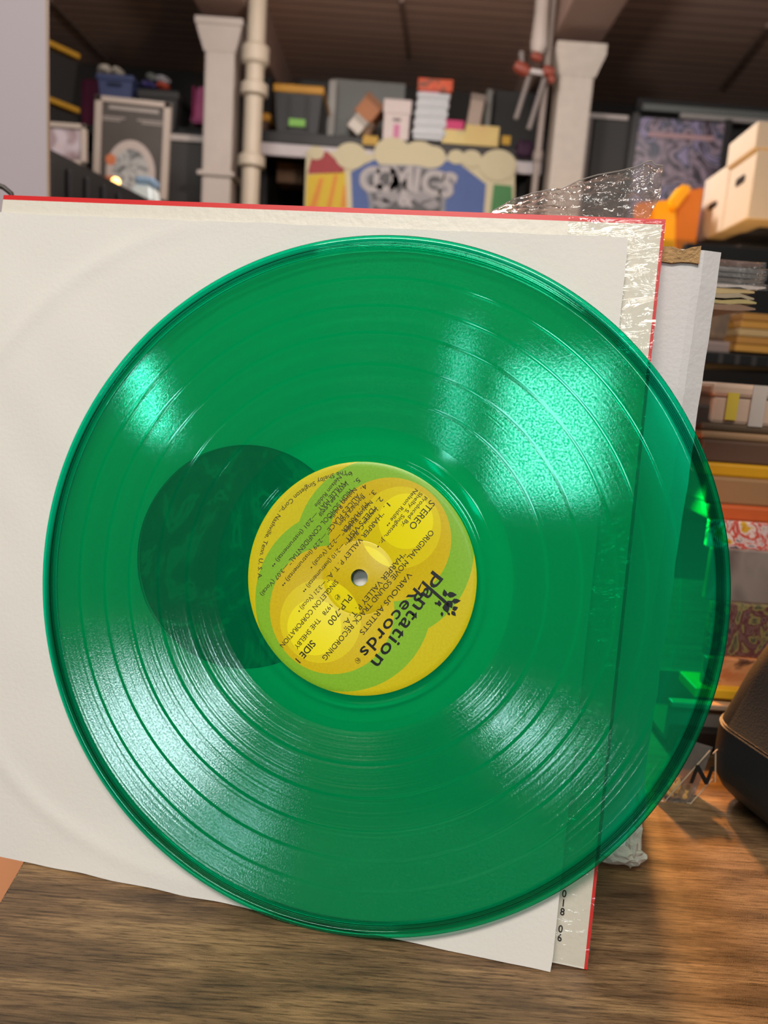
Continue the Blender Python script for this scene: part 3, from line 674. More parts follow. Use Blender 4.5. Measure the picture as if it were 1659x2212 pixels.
# base front-left corner region from the photo, machine turned so that its long left face looks at the record
sp0 = Vector((.1972, .4360, 0))
ang = math.radians(-74)
sx_ = Vector((math.cos(ang), math.sin(ang), 0)); sy_ = Vector((-math.sin(ang), math.cos(ang), 0))
spm = frame(sp0, sx_, sy_, Vector((0, 0, 1)))
spk = thing('desk_speaker', 'charcoal plastic device with rounded base and slanted body, on the desk at right', 'speaker', mw=spm)
S = .30; D = .20
obj('base_housing', loft([(0, .014, S, .022, D, .014), (.005, .008, S, .014, D, .02), (.012, .003, S, .006, D, .024), (.020, .0005, S, .001, D, .026), (.030, 0, S, 0, D, .026), (.0486, .0003, S, .0003, D, .025), (.0492, .0009, S, .0009, D, .025)], 14), PLA, spk, smooth=True)
obj('seam', loft([(.0492, .0026, S, .0026, D, .023), (.0500, .0026, S, .0026, D, .023)]), mat('seam_black', (8, 8, 8), .7), spk)
obj('upper_housing', loft([(.0500, .0012, S, .0012, D, .023), (.0506, .0018, S, .0020, D, .023), (.080, .0090, S, .0110, D, .018), (.110, .017, S, .0210, D, .016), (.150, .025, S, .031, D, .014), (.158, .030, S, .037, D-.004, .012)], 14), PLA, spk, smooth=True)

# ------------------------------------------------------------------ small zip bag with hand written N
BAG = film('zip_bag_film', (205, 198, 190), .10, .15, .5, 90)
pb = atz(1405, 1752, 0); pe = atz(1490, 1738, 0)
bz = thing('zip_bag', 'small clear zip bag marked N, standing on the desk beside the charcoal device', 'plastic bag', tuple(atz(1450, 1742, 0)))
o0 = atz(1450, 1742, 0); Yb = o0.y+.004
def bl(px, py, dy=0.0): q = at(px, py, Yb+dy)-o0; return (q.x, q.y, max(q.z, .0006))
def sheet_px(corners, dy, nx=16, ny=16, amp=.0012, seed=0):
    bm = bmesh.new(); g = []
    for j in range(ny+1):
        row = []
        for i in range(nx+1):
            s, t = i/nx, j/ny; a = [corners[0][k]*(1-s)+corners[1][k]*s for k in (0, 1)]; b = [corners[3][k]*(1-s)+corners[2][k]*s for k in (0, 1)]
            q = (a[0]*(1-t)+b[0]*t, a[1]*(1-t)+b[1]*t); p = Vector(bl(*q, dy)); p.y += amp*noise.noise(Vector((s*3, t*3, seed)))*4*t*(1-t)+.008*t
            row.append(bm.verts.new(p))
        g.append(row)
    for j in range(ny):
        for i in range(nx): bm.faces.new((g[j][i], g[j][i+1], g[j+1][i+1], g[j+1][i]))
    return bm
# bag outline (front pane) tapers to the lower right corner
bagc = [(1400, 1752), (1492, 1742), (1552, 1628), (1478, 1606)]
obj('bag_pane', sheet_px(bagc, 0), BAG, bz, smooth=True)
obj('bag_pane', sheet_px(bagc, .010, seed=5), BAG, bz, smooth=True)
bm = bmesh.new()
for A_, B2 in (((1437, 1730), (1540, 1628)), ((1490, 1744), (1545, 1690)), ((1545, 1690), (1552, 1628)), ((1540, 1628), (1556, 1626))):
    tube(bm, [Vector(bl(*A_, -.001))+Vector((0, 0, 0)), Vector(bl(*B2, -.001))+Vector((0, .004, 0))], .00035, 6)
obj('bag_seam', bm, mat('bag_seam_plastic', (200, 175, 150), .3, .02), bz, smooth=True)
bm = bmesh.new(); me = glyphs('N', .016, .0004, 'CENTER', shear=.2); q = Vector(bl(1508, 1690, -.002))
me.transform(Matrix.Translation(q+Vector((0, -.001, 0))) @ Matrix.Rotation(math.radians(90), 4, 'X')); bm.from_mesh(me)
obj('written_letter', bm, INK, bz, recalc=False)
random.seed(11)
for i, (px, py, s, r3) in enumerate(((1462, 1693, .0042, 1), (1452, 1706, .0045, 2), (1470, 1712, .004, 3), (1478, 1718, .0045, 4), (1460, 1722, .0038, 5), (1445, 1722, .004, 6), (1490, 1708, .003, 7), (1448, 1692, .0036, 8))):
    c = at(px, py, Yb+.005); c.z = max(c.z, s*.7+.0006)
    bm = bmesh.new(); crumple(bm, 0, 0, 0, s*1.3, s*.8, s*.75, r3, 2)
    o = obj('foam_nugget', bm, mat('tan_nugget', (214, 160, 96), .6, .1, 100), label='tan nugget inside the clear zip bag marked N', category='nugget', group='nuggets in the zip bag', smooth=True); o.location = c; o.rotation_euler = (r3, r3*2, r3*.7)

# ------------------------------------------------------------------ things stacked behind, right of the record
def pbox(name, label, cat, x0, y0, x1, y1, Y, depth, m, bev=.003, group=None, tilt=0.0, build=None, base=None):
    """upright carton whose front spans the given part of the photo at distance Y"""
    c = at((x0+x1)/2, (y0+y1)/2, Y); w = span(x1-x0, Y, c.z); h = span(y1-y0, Y, c.z); zb = c.z-h/2
    if base is not None: h = zb+h-base; zb = base
    t = thing(name, label, cat, (c.x, Y, zb), group); t.rotation_euler = (0, tilt, 0)
    if build: build(t, w, h, depth)
    else: obj('body', BX((-w/2, 0, 0), (w/2, depth, h), bev), m, t)
    return t
RX = 1900
pbox('parts_tray', 'low grey plastic tray on the desk behind the zip bag', 'tray', 1440, 1528, RX, 1618, 0.486, 0.06, None, build=lambda t, w, h, d: (
    obj('tray_wall', BX((-w/2, 0, 0), (w/2, .003, h), .001), mat('grey_tray', (112, 106, 100), .35), t), obj('tray_wall', BX((-w/2, d-.003, 0), (w/2, d, h), .001), mat('grey_tray', (112, 106, 100)), t),
    obj('tray_floor', BX((-w/2, .003, 0), (w/2, d-.003, .003)), mat('grey_tray', (112, 106, 100)), t), obj('tray_lip', BX((-w/2, -.004, h-.003), (w/2, .004, h+.001), .001), mat('tray_lip', (170, 150, 128), .3), t)))
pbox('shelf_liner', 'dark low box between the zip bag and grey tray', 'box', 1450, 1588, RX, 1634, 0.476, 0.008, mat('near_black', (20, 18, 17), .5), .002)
pbox('lamplit_strip', 'thin strip above the grey tray, lamplit yellow put into its colour', 'folder', 1500, 1500, RX, 1522, 0.492, 0.03, mat('lamplit_yellow', (226, 178, 40), .4), .001)  # lamplit edge over the tray, its glow put into the yellow colour
pbox('comic_book', 'orange brown comic book, lowest of the bagged covers beside the record', 'comic book', 1520, 1432, RX, 1500, 0.5, .006, patches('cover_a', [(120, 60, 40), (196, 118, 74), (214, 150, 100), (90, 60, 50)], 30, .35, 2, 1), .001, 'bagged comic books')
pbox('comic_book', 'comic book with a yellow blob and dark red figures, above the orange brown one', 'comic book', 1530, 1312, RX, 1432, 0.508, .006, patches('cover_b', [(66, 50, 62), (120, 90, 84), (96, 56, 60), (138, 128, 84), (84, 84, 66), (110, 60, 58)], 55, .3, 2.5, 4), .001, 'bagged comic books')
pbox('comic_book', 'dull grey plastic-bagged comic book below the red and white cover', 'comic book', 1530, 1196, RX, 1312, 0.516, .006, patches('cover_c', [(70, 62, 60), (104, 94, 90), (140, 128, 120), (86, 78, 74)], 14, .25, 1, 7), .001, 'bagged comic books')
pbox('comic_book', 'red white and yellow comic book, highest of the bagged covers', 'comic book', 1530, 1136, RX, 1196, 0.524, .006, patches('cover_d', [(60, 54, 80), (214, 190, 184), (196, 60, 44), (226, 206, 196), (210, 160, 40), (190, 50, 40)], 34, .35, 2.5, 2), .001, 'bagged comic books')
pbox('storage_box', 'orange storage box lid under the tan boxes at right', 'box', 1530, 1102, RX, 1136, 0.531, .12, mat('orange_card', (190, 88, 40), .5), .002)
pbox('storage_box', 'tan cardboard box under the yellow strip at right', 'box', 1526, 1042, RX, 1101, 0.536, .12, mat('tan_card', (150, 112, 74), .6), .002)
pbox('yellow_binder', 'yellow binder lying between tan and dark brown boxes', 'binder', 1522, 1012, RX, 1041, 0.541, .12, mat('yellow_board', (206, 150, 20), .5), .002)
pbox('storage_box', 'dark brown cardboard box above the yellow binder', 'box', 1514, 962, RX, 1011, 0.546, .12, mat('dark_brown_card', (92, 66, 50), .7), .002)
pbox('board_stack', 'thin tan board over the dark brown box', 'board', 1514, 944, RX, 961, 0.55, .12, mat('tan_board', (158, 124, 90), .6), .002)
pbox('board_stack', 'thin dark boards directly under the cream box with yellow sticker', 'board', 1514, 926, RX, 943, 0.554, .12, mat('dark_board', (88, 70, 52), .7), .002)
def creambox(t, w, h, d):
    obj('body', BX((-w/2, 0, 0), (w/2, d, h*.72), .003), mat('pinkish_card', (196, 168, 146), .6), t)
    obj('lid', BX((-w/2-.002, -.002, h*.66), (w/2+.002, d+.002, h), .003), mat('pinkish_card', (196, 168, 146)), t)
    obj('sticker', BX((-w/2+.009, -.0035, h*.12), (-w/2+.017, -.0025, h*.78)), mat('yellow_sticker', (206, 182, 66), .5), t)
    obj('tape_strip', BX((-w/2+.026, -.0035, 0), (-w/2+.036, -.0025, h)), mat('pale_tape', (190, 180, 172), .4), t)
pbox('storage_box', 'cream box with a yellow sticker and pale tape strip at right', 'box', 1538, 838, 1860, 926, 0.557, .12, None, build=creambox)
pbox('storage_box', 'small grey brown box half hidden left of the cream box with yellow sticker', 'box', 1502, 874, 1536, 925, 0.56, .08, mat('grey_brown_card', (60, 48, 40), .6), .002)
# black rack shelf and what lies on it
pbox('wire_rack', 'black metal rack shelf under the yellowish paper stacks', 'shelf', 1500, 772, RX, 808, 1.05, .3, None, build=lambda t, w, h, d: (
    obj('shelf_board', BX((-w/2, 0, h*.3), (w/2, d, h), .002), mat('rack_black', (20, 20, 21), .5), t),
    [obj('rail_stud', BX((-w/2+.03+k*.022, -.003, h*.35), (-w/2+.036+k*.022, 0, h*.9)), mat('rack_stud', (60, 58, 58), .4), t) for k in range(9)]))
pbox('black_board', 'black board closing the back of the rack', 'board', 1440, 560, 2050, 1150, 1.45, .02, mat('rack_black', (20, 20, 21)), .002)
random.seed(5)
for k in range(5):
    y1 = 768-k*17; pbox('paper_pad', 'yellowish paper pad, number %s from the bottom of the pile on the black rack' % ['one', 'two', 'three', 'four', 'five'][k], 'paper pad', 1588+k*4, y1-15, 1860, y1, 1.06, .2, mat('manila_%d' % (k % 3), [(196, 142, 62), (180, 128, 60), (190, 160, 112)][k % 3], .6), .001, 'manila paper pads on the black rack')
pbox('bag_bundle', 'brown grey bundle left of the yellowish paper pads on the rack', 'bundle', 1520, 672, 1592, 735, 1.10, .12, patches('bundle_brown', [(70, 58, 48), (128, 104, 82), (100, 86, 74)], 18, .5, 1, 9), .006)
pbox('bag_bundle', 'pale mauve bundle just above the black rack shelf, beside the mailer', 'bundle', 1510, 736, 1586, 766, 1.08, .12, mat('mauve_grey', (140, 122, 116), .5), .005)

# orange bins and cream file boxes up on the rack
def filebox(name, label, pn, pf, w, h, m, lid=True, group=None):
    """cream carton whose end with the handle hole faces left; pn / pf = near and far lower corner of that end"""
    y = Vector((pf.x-pn.x, pf.y-pn.y, 0)); d = y.length; y.normalize(); x = Vector((y.y, -y.x, 0))
    t = thing(name, label, 'box', group=group, mw=frame(pn, x, y, Vector((0, 0, 1))))
    obj('body', BX((0, 0, 0), (w, d, h*(.80 if lid else 1)), .004), m, t)
    if lid: obj('lid', BX((-.010, -.008, h*.72), (w+.01, d+.008, h), .004), m, t)
    bm = bmesh.new(); q = rrect(d*.30, d*.66, h*.44, h*.53, h*.044, 6)
    a = [bm.verts.new((-.0012, y_, z)) for y_, z in q]; b = [bm.verts.new((.006, y_, z)) for y_, z in q]
    bm.faces.new(a); bm.faces.new(b[::-1])
    for i in range(len(q)): bm.faces.new((a[i], a[(i+1) % len(q)], b[(i+1) % len(q)], b[i]))
    obj('handle_hole', bm, mat('hole_dark', (28, 18, 10), .9), t)
    return t
FB = mat('file_box_card', (214, 204, 186), .6, .04, 30)
pA = at(1613, 472, 2.0); pA2 = at(1559, 494, 2.18); hA = at(1634, 262, 2.0).z-pA.z
filebox('file_box', 'nearest cream lidded file box with an oval handle hole, at the right edge', pA, pA2, .42, hA, FB)
pB = at(1556, 500, 2.22); pB2 = at(1505, 521, 2.42); hB = at(1557, 350, 2.22).z-pB.z
filebox('file_box', 'farther file box with a handle hole, between orange bin and nearest file box', pB, pB2, .42, hB, FB, lid=False)
ORG = mat('orange_bin_plastic', (238, 150, 30), .4, .05, 20)
YO = mat('bright_yellow_orange', (254, 186, 20), .35)
YK = 2.30
bp0 = at(1415, 548, YK)
bn = thing('stacking_bin', 'open-front orange plastic stacking bin right behind the torn wrap', 'bin', tuple(bp0))
def pprism(pts, Y0, dep, bev=.004):
    bm = bmesh.new(); P = [at(*q, Y0)-bp0 for q in pts]
    a = [bm.verts.new((p.x, Y0-YK, p.z)) for p in P]; b = [bm.verts.new((p.x, Y0-YK+dep, p.z)) for p in P]
    bm.faces.new(a); bm.faces.new(b[::-1])
    for i in range(len(P)): bm.faces.new((a[i], a[(i+1) % len(P)], b[(i+1) % len(P)], b[i]))
    if bev: bmesh.ops.bevel(bm, geom=bm.edges[:], offset=bev, segments=2, affect='EDGES')
    return bm
obj('front_lip', pprism([(1371, 446), (1380, 437), (1412, 434), (1412, 550), (1372, 550)], YK, .012), ORG, bn)
obj('front_lip', pprism([(1412, 434), (1462, 431), (1458, 550), (1412, 550)], YK+.012, .012), YO, bn, label='brighter yellow orange half of the front lip')
obj('grip_rim', pprism([(1450, 432), (1474, 398), (1482, 396), (1496, 402), (1494, 409), (1462, 452), (1455, 452)], YK-.02, .05, .006), YO, bn, label='bright yellow orange stepped rim')
bm = pprism([(1462, 452), (1494, 409), (1521, 405), (1503, 534), (1460, 550)], YK+.02, .18, .003); obj('side_wall', bm, mat('orange_bin_dark', (206, 120, 28), .45, .05, 20), bn)
obj('bin_floor', pprism([(1374, 545), (1500, 545), (1500, 552), (1374, 552)], YK+.02, .2, 0), ORG, bn)
rp = at(1640, 490, 2.1)
RK = thing('bin_rack', 'black shelf carrying the orange bin and cream file boxes', 'shelf', (pA.x+.03, 2.02, min(pA.z, pB2.z, bp0.z)-.03))
obj('shelf_board', BX((-.02, .02, 0), (.60, .44, .026), .002), mat('rack_black', (20, 20, 21)), RK)
obj('shelf_board', BX((-.34, .22, 0), (-.02, .52, .022), .002), mat('rack_black', (20, 20, 21)), RK)
for x in (0, .5): obj('upright', BX((x, .38, -1.6), (x+.04, .42, 0), .002), mat('rack_black', (20, 20, 21)), RK)

# ------------------------------------------------------------------ far shelf, middle
YB = 4.9
BLK = mat('shelf_black', (24, 24, 26), .5)
def lid_tote(t, w, h, d, body, lidm, sticker=None, lt=.045):
    bm = bmesh.new(); taper(bm, -w/2+.03, w/2-.03, .02, d-.02, 0, h-.04, .02, .02); obj('body', bm, body, t)
    obj('lid', BX((-w/2, -.01, h-lt), (w/2, d+.01, h), .008), lidm, t)
    bm = bmesh.new()
    for s in (-1, 1): box(bm, (s*w*.18-.012, -.002, .02), (s*w*.18+.012, .012, h-.06), .003)
    obj('rib', bm, body, t)
    if sticker: obj('sticker', BX((-w*.16, -.006, h*.12), (w*.16, .01, h*.28), .001), sticker, t)
GRN = mat('green_sticker', (130, 196, 84), .5); YL = mat('yellow_lid', (196, 142, 36), .45); BT = mat('black_tote', (36, 38, 40), .5)
sh = thing('storage_shelf', 'long black shelf holding totes and boxes, over the colourful sign', 'shelf', tuple(at(850, 315, YB)))
ZS = at(850, 315, YB).z+.0352
wS = span(640, YB, 1.6)
obj('shelf_board', BX((-wS/2, 0, -.03), (wS/2, .9, .035), .004), BLK, sh)
obj('shelf_board', BX((-wS/2, .2, -.62), (wS/2, .6, -.58), .004), BLK, sh)
for x in (-wS/2, wS/2-.05): obj('upright', BX((x, .5, -2.3), (x+.05, .58, .5), .004), BLK, sh)
obj('back_panel', BX((-wS/2, .92, -2.3), (wS/2, .95, -.03)), mat('shadow_black', (14, 13, 13), .8), sh)
for px in (800, 1093):
    q = at(px, 304, YB)-sh.location; bm = bmesh.new(); box(bm, (q.x-.045 if px < 900 else q.x-.025, -.01, q.z-.025), (q.x+.045 if px < 900 else q.x+.025, -.001, q.z+.025), .001)
    obj('yellow_tag', bm, mat('tag_yellow', (190, 150, 30), .5), sh)
pbox('white_board', 'long white board running under the black shelf, behind the sign', 'board', 550, 328, 1170, 354, YB+.01, .04, mat('white_board_paint', (206, 200, 204), .5), .003)
pbox('storage_tote', 'black tote with yellow lid and green sticker on the shelf beside cream pipe', 'tote', 588, 188, 698, 293, YB, .4, None, build=lambda t, w, h, d: lid_tote(t, w, h, d, BT, YL, GRN), base=ZS)
pbox('storage_tote', 'partly hidden tote with yellow rim just right of the cream pipe', 'tote', 540, 240, 584, 288, YB+.1, .3, None, build=lambda t, w, h, d: lid_tote(t, w, h*.9, d, mat('brown_tote', (84, 62, 48), .6), YL), base=ZS)
pbox('dark_carton', 'dark tall carton standing behind the yellow lidded tote', 'box', 648, 178, 712, 290, YB+.45, .2, mat('dark_carton', (30, 33, 33), .6), .004, base=ZS)
pbox('display_panel', 'large pale grey panel leaning behind the shelf items', 'panel', 715, 180, 872, 296, YB+.5, .03, mat('pale_grey_panel', (128, 132, 130), .6), .003, base=ZS)
pbox('metal_upright', 'pale metal strip standing between tote and grey panel', 'strip', 708, 178, 724, 294, YB+.4, .02, mat('pale_metal', (170, 170, 166), .4), .002, base=ZS)
def tilted(name, label, cat, px, py, wpx, hpx, ang, c, Y=YB+.05, d=.2, m=None):
    p = at(px, py, Y); w, h = span(wpx, Y, p.z), span(hpx, Y, p.z)
    t = thing(name, label, cat, tuple(p)); t.rotation_euler = (0, math.radians(ang), 0)
    obj('body', BX((-w/2, 0, -h/2), (w/2, d, h/2), .004), m or mat('c_%d_%d_%d' % c, c, .6), t)
    obj('flap', BX((-w/2-.003, -.004, h/2-.03), (w/2+.003, d+.003, h/2+.004), .002), mat('c2_%d_%d_%d' % c, tuple(int(v*.8) for v in c), .6), t)
tilted('product_box', 'tilted orange brown box leaning on the shelf', 'box', 797, 234, 44, 48, 38, (176, 118, 78))
tilted('product_box', 'small white box tilted beneath the orange brown one', 'box', 772, 268, 32, 32, 38, (214, 208, 198), YB-.02)
tilted('product_box', 'small brown box wedged under the tilted boxes', 'box', 796, 280, 16, 28, 20, (120, 88, 58), YB)
def stripe_box(t, w, h, d):
    obj('body', BX((-w/2, 0, 0), (w/2, d, h*.7), .004), mat('white_pink_box', (216, 204, 202), .5), t)
    obj('lid', BX((-w/2-.006, -.006, h*.64), (w/2+.006, d+.006, h), .004), mat('white_pink_box', (216, 204, 202)), t)
    obj('pink_stripe', BX((-w*.1, -.002, .0), (w*.14, .0, h*.38)), mat('pink_print', (204, 120, 160), .5), t)
    obj('handle_hole', BX((-w*.14, -.002, h*.46), (w*.16, .0, h*.53)), mat('hole_grey', (110, 96, 96), .7), t)
pbox('archive_box', 'white lidded box with a pink stripe on the far shelf', 'box', 829, 218, 885, 297, YB, .3, None, build=stripe_box, base=ZS)
nm = ['bottom', 'second', 'middle', 'fourth', 'top']
for k in range(5):
    y1 = 301-k*20; x = 893+k*2.6
    def flatbox(t, w, h, d):
        obj('body', BX((-w/2, 0, 0), (w/2, d, h*.8), .003), mat('white_flat_box', (204, 210, 216), .5), t); obj('lid', BX((-w/2-.007, -.010, h*.42), (w/2+.007, d+.004, h*.92), .003), mat('white_flat_box', (204, 210, 216)), t)
    pbox('flat_box', '%s flat white box %sof the stack under the orange red box' % (nm[k], 'from the bottom ' if k in (1, 3) else ''), 'box', x, y1-20, x+66, y1, YB, .28, None, build=flatbox, group='flat white boxes on the far shelf')
pbox('toy_box', 'orange red printed box on top of the stacked white boxes', 'box', 903, 171, 978, 195, YB-.02, .25, patches('toy_print', [(196, 70, 34), (222, 92, 50), (130, 70, 50), (214, 100, 40)], 12, .4, 1, 3), .003)
pbox('thin_case', 'thin pink case between orange red box and white boxes', 'box', 908, 194, 950, 201, YB, .2, mat('pink_case', (222, 176, 190), .5), .001)
pbox('card_box', 'bright pink small box lying on the left pale yellow box', 'box', 962, 260, 1002, 280, YB, .2, mat('hot_pink', (204, 44, 112), .5), .003)
pbox('card_box', 'pale yellow box with a faded print, beneath the bright pink box', 'box', 955, 280, 1005, 306, YB, .22, patches('yellow_print', [(214, 194, 126), (220, 200, 130), (150, 168, 130)], 6, .5, .5, 2), .003, base=ZS)
pbox('card_box', 'open pale yellow box below the leaning tan case, right end of shelf', 'box', 1005, 272, 1078, 305, YB, .25, patches('yellow_print2', [(222, 200, 128), (214, 190, 120), (214, 160, 130)], 5, .5, .5, 5), .003, base=ZS)
tilted('tan_case', 'tall tan case leaning in the pale yellow box', 'case', 1028, 240, 30, 66, 6, (178, 162, 150), YB+.1, .06)
pbox('slim_case', 'slim grey case standing right of the leaning tan case', 'case', 1049, 196, 1062, 272, YB+.2, .15, mat('grey_case', (120, 122, 118), .5), .002)
pbox('dark_carton', 'large black carton at the right end of the far shelf', 'box', 1066, 202, 1180, 300, YB+.3, .3, mat('dark_carton', (30, 33, 33)), .004, base=ZS)
pbox('purple_pouch', 'dark purple pouch at the shelf end beside the grey conduit', 'pouch', 1118, 302, 1152, 336, YB-.05, .12, mat('dark_purple', (58, 26, 58), .7), .02)
pbox('parcel', 'brown parcel on the dark shelf left of the yellow burst', 'parcel', 598, 352, 656, 394, YB+.35, .2, mat('parcel_brown', (120, 90, 66), .7), .004)

# the painted sign under the shelf
SY = YB-.02
o0 = at(885, 470, SY)
sg = thing('painted_sign', 'colourful comics shop sign with cream scallops, hanging under the far shelf', 'sign', tuple(o0))
def sp_(px, py): q = at(px, py, SY)-o0; return (q.x, q.z)
def layer(name, pts, m, k, **kw):
    bm = bmesh.new(); poly(bm, [sp_(*q) for q in pts], -.0025*k-.002, -.0025*k); return obj(name, bm, m, sg, **kw)
CRM = mat('sign_cream', (206, 198, 164), .6, .03); RED2 = mat('sign_red', (158, 52, 58), .6, .1); YEL = mat('sign_yellow', (214, 184, 40), .6, .05)
BLU = mat('sign_blue', (70, 96, 156), .6, .12, 8); GR2 = mat('sign_green', (66, 132, 76), .6, .1); GY = mat('sign_grey', (168, 164, 166), .5, .1)
layer('backing', [(662, 325), (1112, 352), (1112, 520), (655, 520)], CRM, 0)
layer('red_panel', [(672, 345), (705, 326), (745, 362), (742, 374), (664, 376)], RED2, 1)
layer('yellow_panel', [(664, 378), (746, 372), (752, 520), (656, 520)], YEL, 1)
layer('blue_panel', [(758, 372), (805, 346), (985, 348), (1050, 398), (1040, 520), (764, 520)], BLU, 1)
layer('green_panel', [(1066, 398), (1106, 402), (1110, 520), (1052, 520)], GR2, 1)
bm = bmesh.new()
for a, b, c, d in (((668, 450), (690, 385), (700, 385), (684, 450)), ((705, 450), (722, 378), (730, 378), (716, 450)), ((735, 450), (742, 400), (746, 400), (748, 450))):
    poly(bm, [sp_(*q) for q in (a, b, c, d)], -.0072, -.0062)
obj('orange_rays', bm, mat('sign_orange', (216, 140, 44), .6), sg)
bm = bmesh.new()
for px, py, r in ((683, 331, 17), (758, 338, 34), (848, 332, 40), (905, 338, 38), (935, 340, 28), (985, 340, 18), (1018, 344, 22), (1075, 358, 40)):
    rr_ = span(r, SY, 1.4); c = sp_(px, py); poly(bm, [(c[0]+rr_*math.cos(2*math.pi*k/24), c[1]+rr_*.8*math.sin(2*math.pi*k/24)) for k in range(24)], -.0095-px*1e-6, -.0075)
obj('scallop', bm, CRM, sg)
dk = mat('sign_dark', (62, 62, 66), .5)
layer('dark_backdrop', [(786, 384), (820, 356), (900, 358), (960, 372), (985, 388), (968, 410), (962, 440), (958, 520), (792, 520), (798, 440), (790, 410)], mat('sign_halo', (120, 124, 134), .5), 4)
layer('dark_backdrop', [(796, 386), (824, 362), (900, 364), (955, 378), (976, 392), (958, 410), (952, 440), (948, 520), (802, 520), (808, 440), (800, 410)], dk, 4.6)
bm = bmesh.new()
for i, ch in enumerate('COMICS'):
    me = glyphs(ch, .185, .009, 'CENTER'); x, z = sp_(806+i*31, 386+3*abs(i-2.2)+i*1.6)
    me.transform(Matrix.Translation((x, -.0155, z-.055)) @ Matrix.Rotation(math.radians((2.5-i)*6), 4, 'Y').inverted() @ Matrix.Rotation(math.radians(90), 4, 'X')); bm.from_mesh(me)
me = glyphs('&', .13, .006, 'CENTER'); x, z = sp_(876, 428); me.transform(Matrix.Translation((x, -.0155, z-.045)) @ Matrix.Rotation(math.radians(90), 4, 'X')); bm.from_mesh(me)
obj('graffiti_letters', bm, GY, sg, recalc=False)
bm = bmesh.new()
for px, py, rx_, rz_ in ((840, 425, 28, 12), (912, 425, 28, 12), (826, 440, 20, 9), (930, 442, 20, 9), (955, 400, 26, 6), (812, 408, 18, 7)):
    c = sp_(px, py); poly(bm, [(c[0]+span(rx_, SY)*math.cos(2*math.pi*k/18), c[1]+span(rz_, SY)*math.sin(2*math.pi*k/18)*(1+.25*math.sin(5*k))) for k in range(18)], -.0150, -.0138)
obj('graffiti_swirls', bm, mat('sign_midgrey', (140, 138, 142), .5), sg)

# ------------------------------------------------------------------ hanging valve fitting by the right column
YV = 4.35; v0 = at(1168, 20, YV)
hv = thing('sprinkler_drop', 'white drop pipe with rust red valves and two grey tubes, left of flaking column', 'pipe fitting', (v0.x, YV, ZC))
def rel(px, py, Y=YV): return at(px, py, Y)-Vector((v0.x, YV, ZC))
bm = bmesh.new(); tube(bm, [(0, 0, 0), rel(1170, 30), rel(1164, 100), rel(1160, 116)], [.036, .036, .045, .03], 16); obj('drop_pipe', bm, PAINT, hv, smooth=True)
RST = mat('rust_red', (132, 58, 42), .5, .2, 30)
for a, b, r in (((1112, 140), (1142, 158), .034), ((1148, 118), (1170, 128), .024), ((1172, 150), (1196, 160), .030), ((1186, 165), (1196, 178), .022)):
    bm = bmesh.new(); tube(bm, [rel(*a), rel((a[0]+b[0])/2, (a[1]+b[1])/2), rel(*b)], [r*.7, r, r*.7], 14); obj('valve', bm, RST, hv, smooth=True)
bm = bmesh.new(); tube(bm, [rel(1118, 150), rel(1190, 160)], .014, 10); obj('cross_pipe', bm, mat('steel', (190, 186, 186), .3), hv, smooth=True)
for a, b in (((1143, 165), (1114, 258)), ((1176, 170), (1142, 280)), ((1126, 112), (1128, 150))):
    bm = bmesh.new(); tube(bm, [rel(*a), rel(*b)], .014, 10); obj('grey_tube', bm, mat('grey_tube', (120, 114, 112), .5), hv, smooth=True)

# ------------------------------------------------------------------ far right: dark door panels and poster
pbox('dark_screen', 'dark grey upright screen with pale top rail, right of the flaking column', 'screen', 1266, 262, 1352, 600, 4.9, .05, mat('screen_grey', (66, 66, 66), .7), .004)
pbox('pale_rail', 'pale rail on top of the dark screen right of the flaking column', 'rail', 1258, 246, 1358, 256, 4.88, .06, mat('rail_white', (190, 182, 178), .5), .003)
pbox('pale_rail', 'pale vertical strip at left of the dark screen, beside flaking column', 'rail', 1252, 262, 1266, 520, 4.88, .05, mat('rail_grey', (120, 112, 108), .5), .003)
pbox('dark_board', 'black backing board behind the purple poster', 'board', 1352, 245, 1900, 620, 5.0, .04, mat('board_black', (30, 30, 31), .7), .004)
pbox('metal_rail', 'grey green metal rail above the purple poster', 'rail', 1388, 238, 1800, 252, 4.92, .04, mat('rail_metal', (96, 102, 100), .4), .003)
pbox('metal_rail', 'thin pale rail just below the grey green rail, above poster', 'rail', 1470, 258, 1850, 268, 4.90, .03, mat('rail_pale', (150, 146, 144), .4), .002)
def rposter(t, w, h, d):
    obj('print', BX((-w/2, 0, 0), (w/2, d, h), .001), patches('poster_purple', [(30, 28, 34), (66, 58, 74), (150, 134, 150), (48, 60, 80), (150, 140, 178), (50, 44, 56)], 5.5, .3, 1.8, 6), t)
    obj('title_line', BX((-w*.34, -.003, h*.84), (w*.36, 0, h*.88)), mat('title_pink', (176, 140, 146), .4), t)
    for s in (-1, 1): obj('frame_side', BX((s*w/2-.02, -.01, -.02), (s*w/2+.02, .02, h+.02), .002), mat('frame_black', (20, 20, 22), .4), t)
pbox('movie_poster', 'purple and black framed poster with a pink title line, upper right', 'poster', 1358, 268, 1556, 500, 4.85, .01, None, build=rposter)

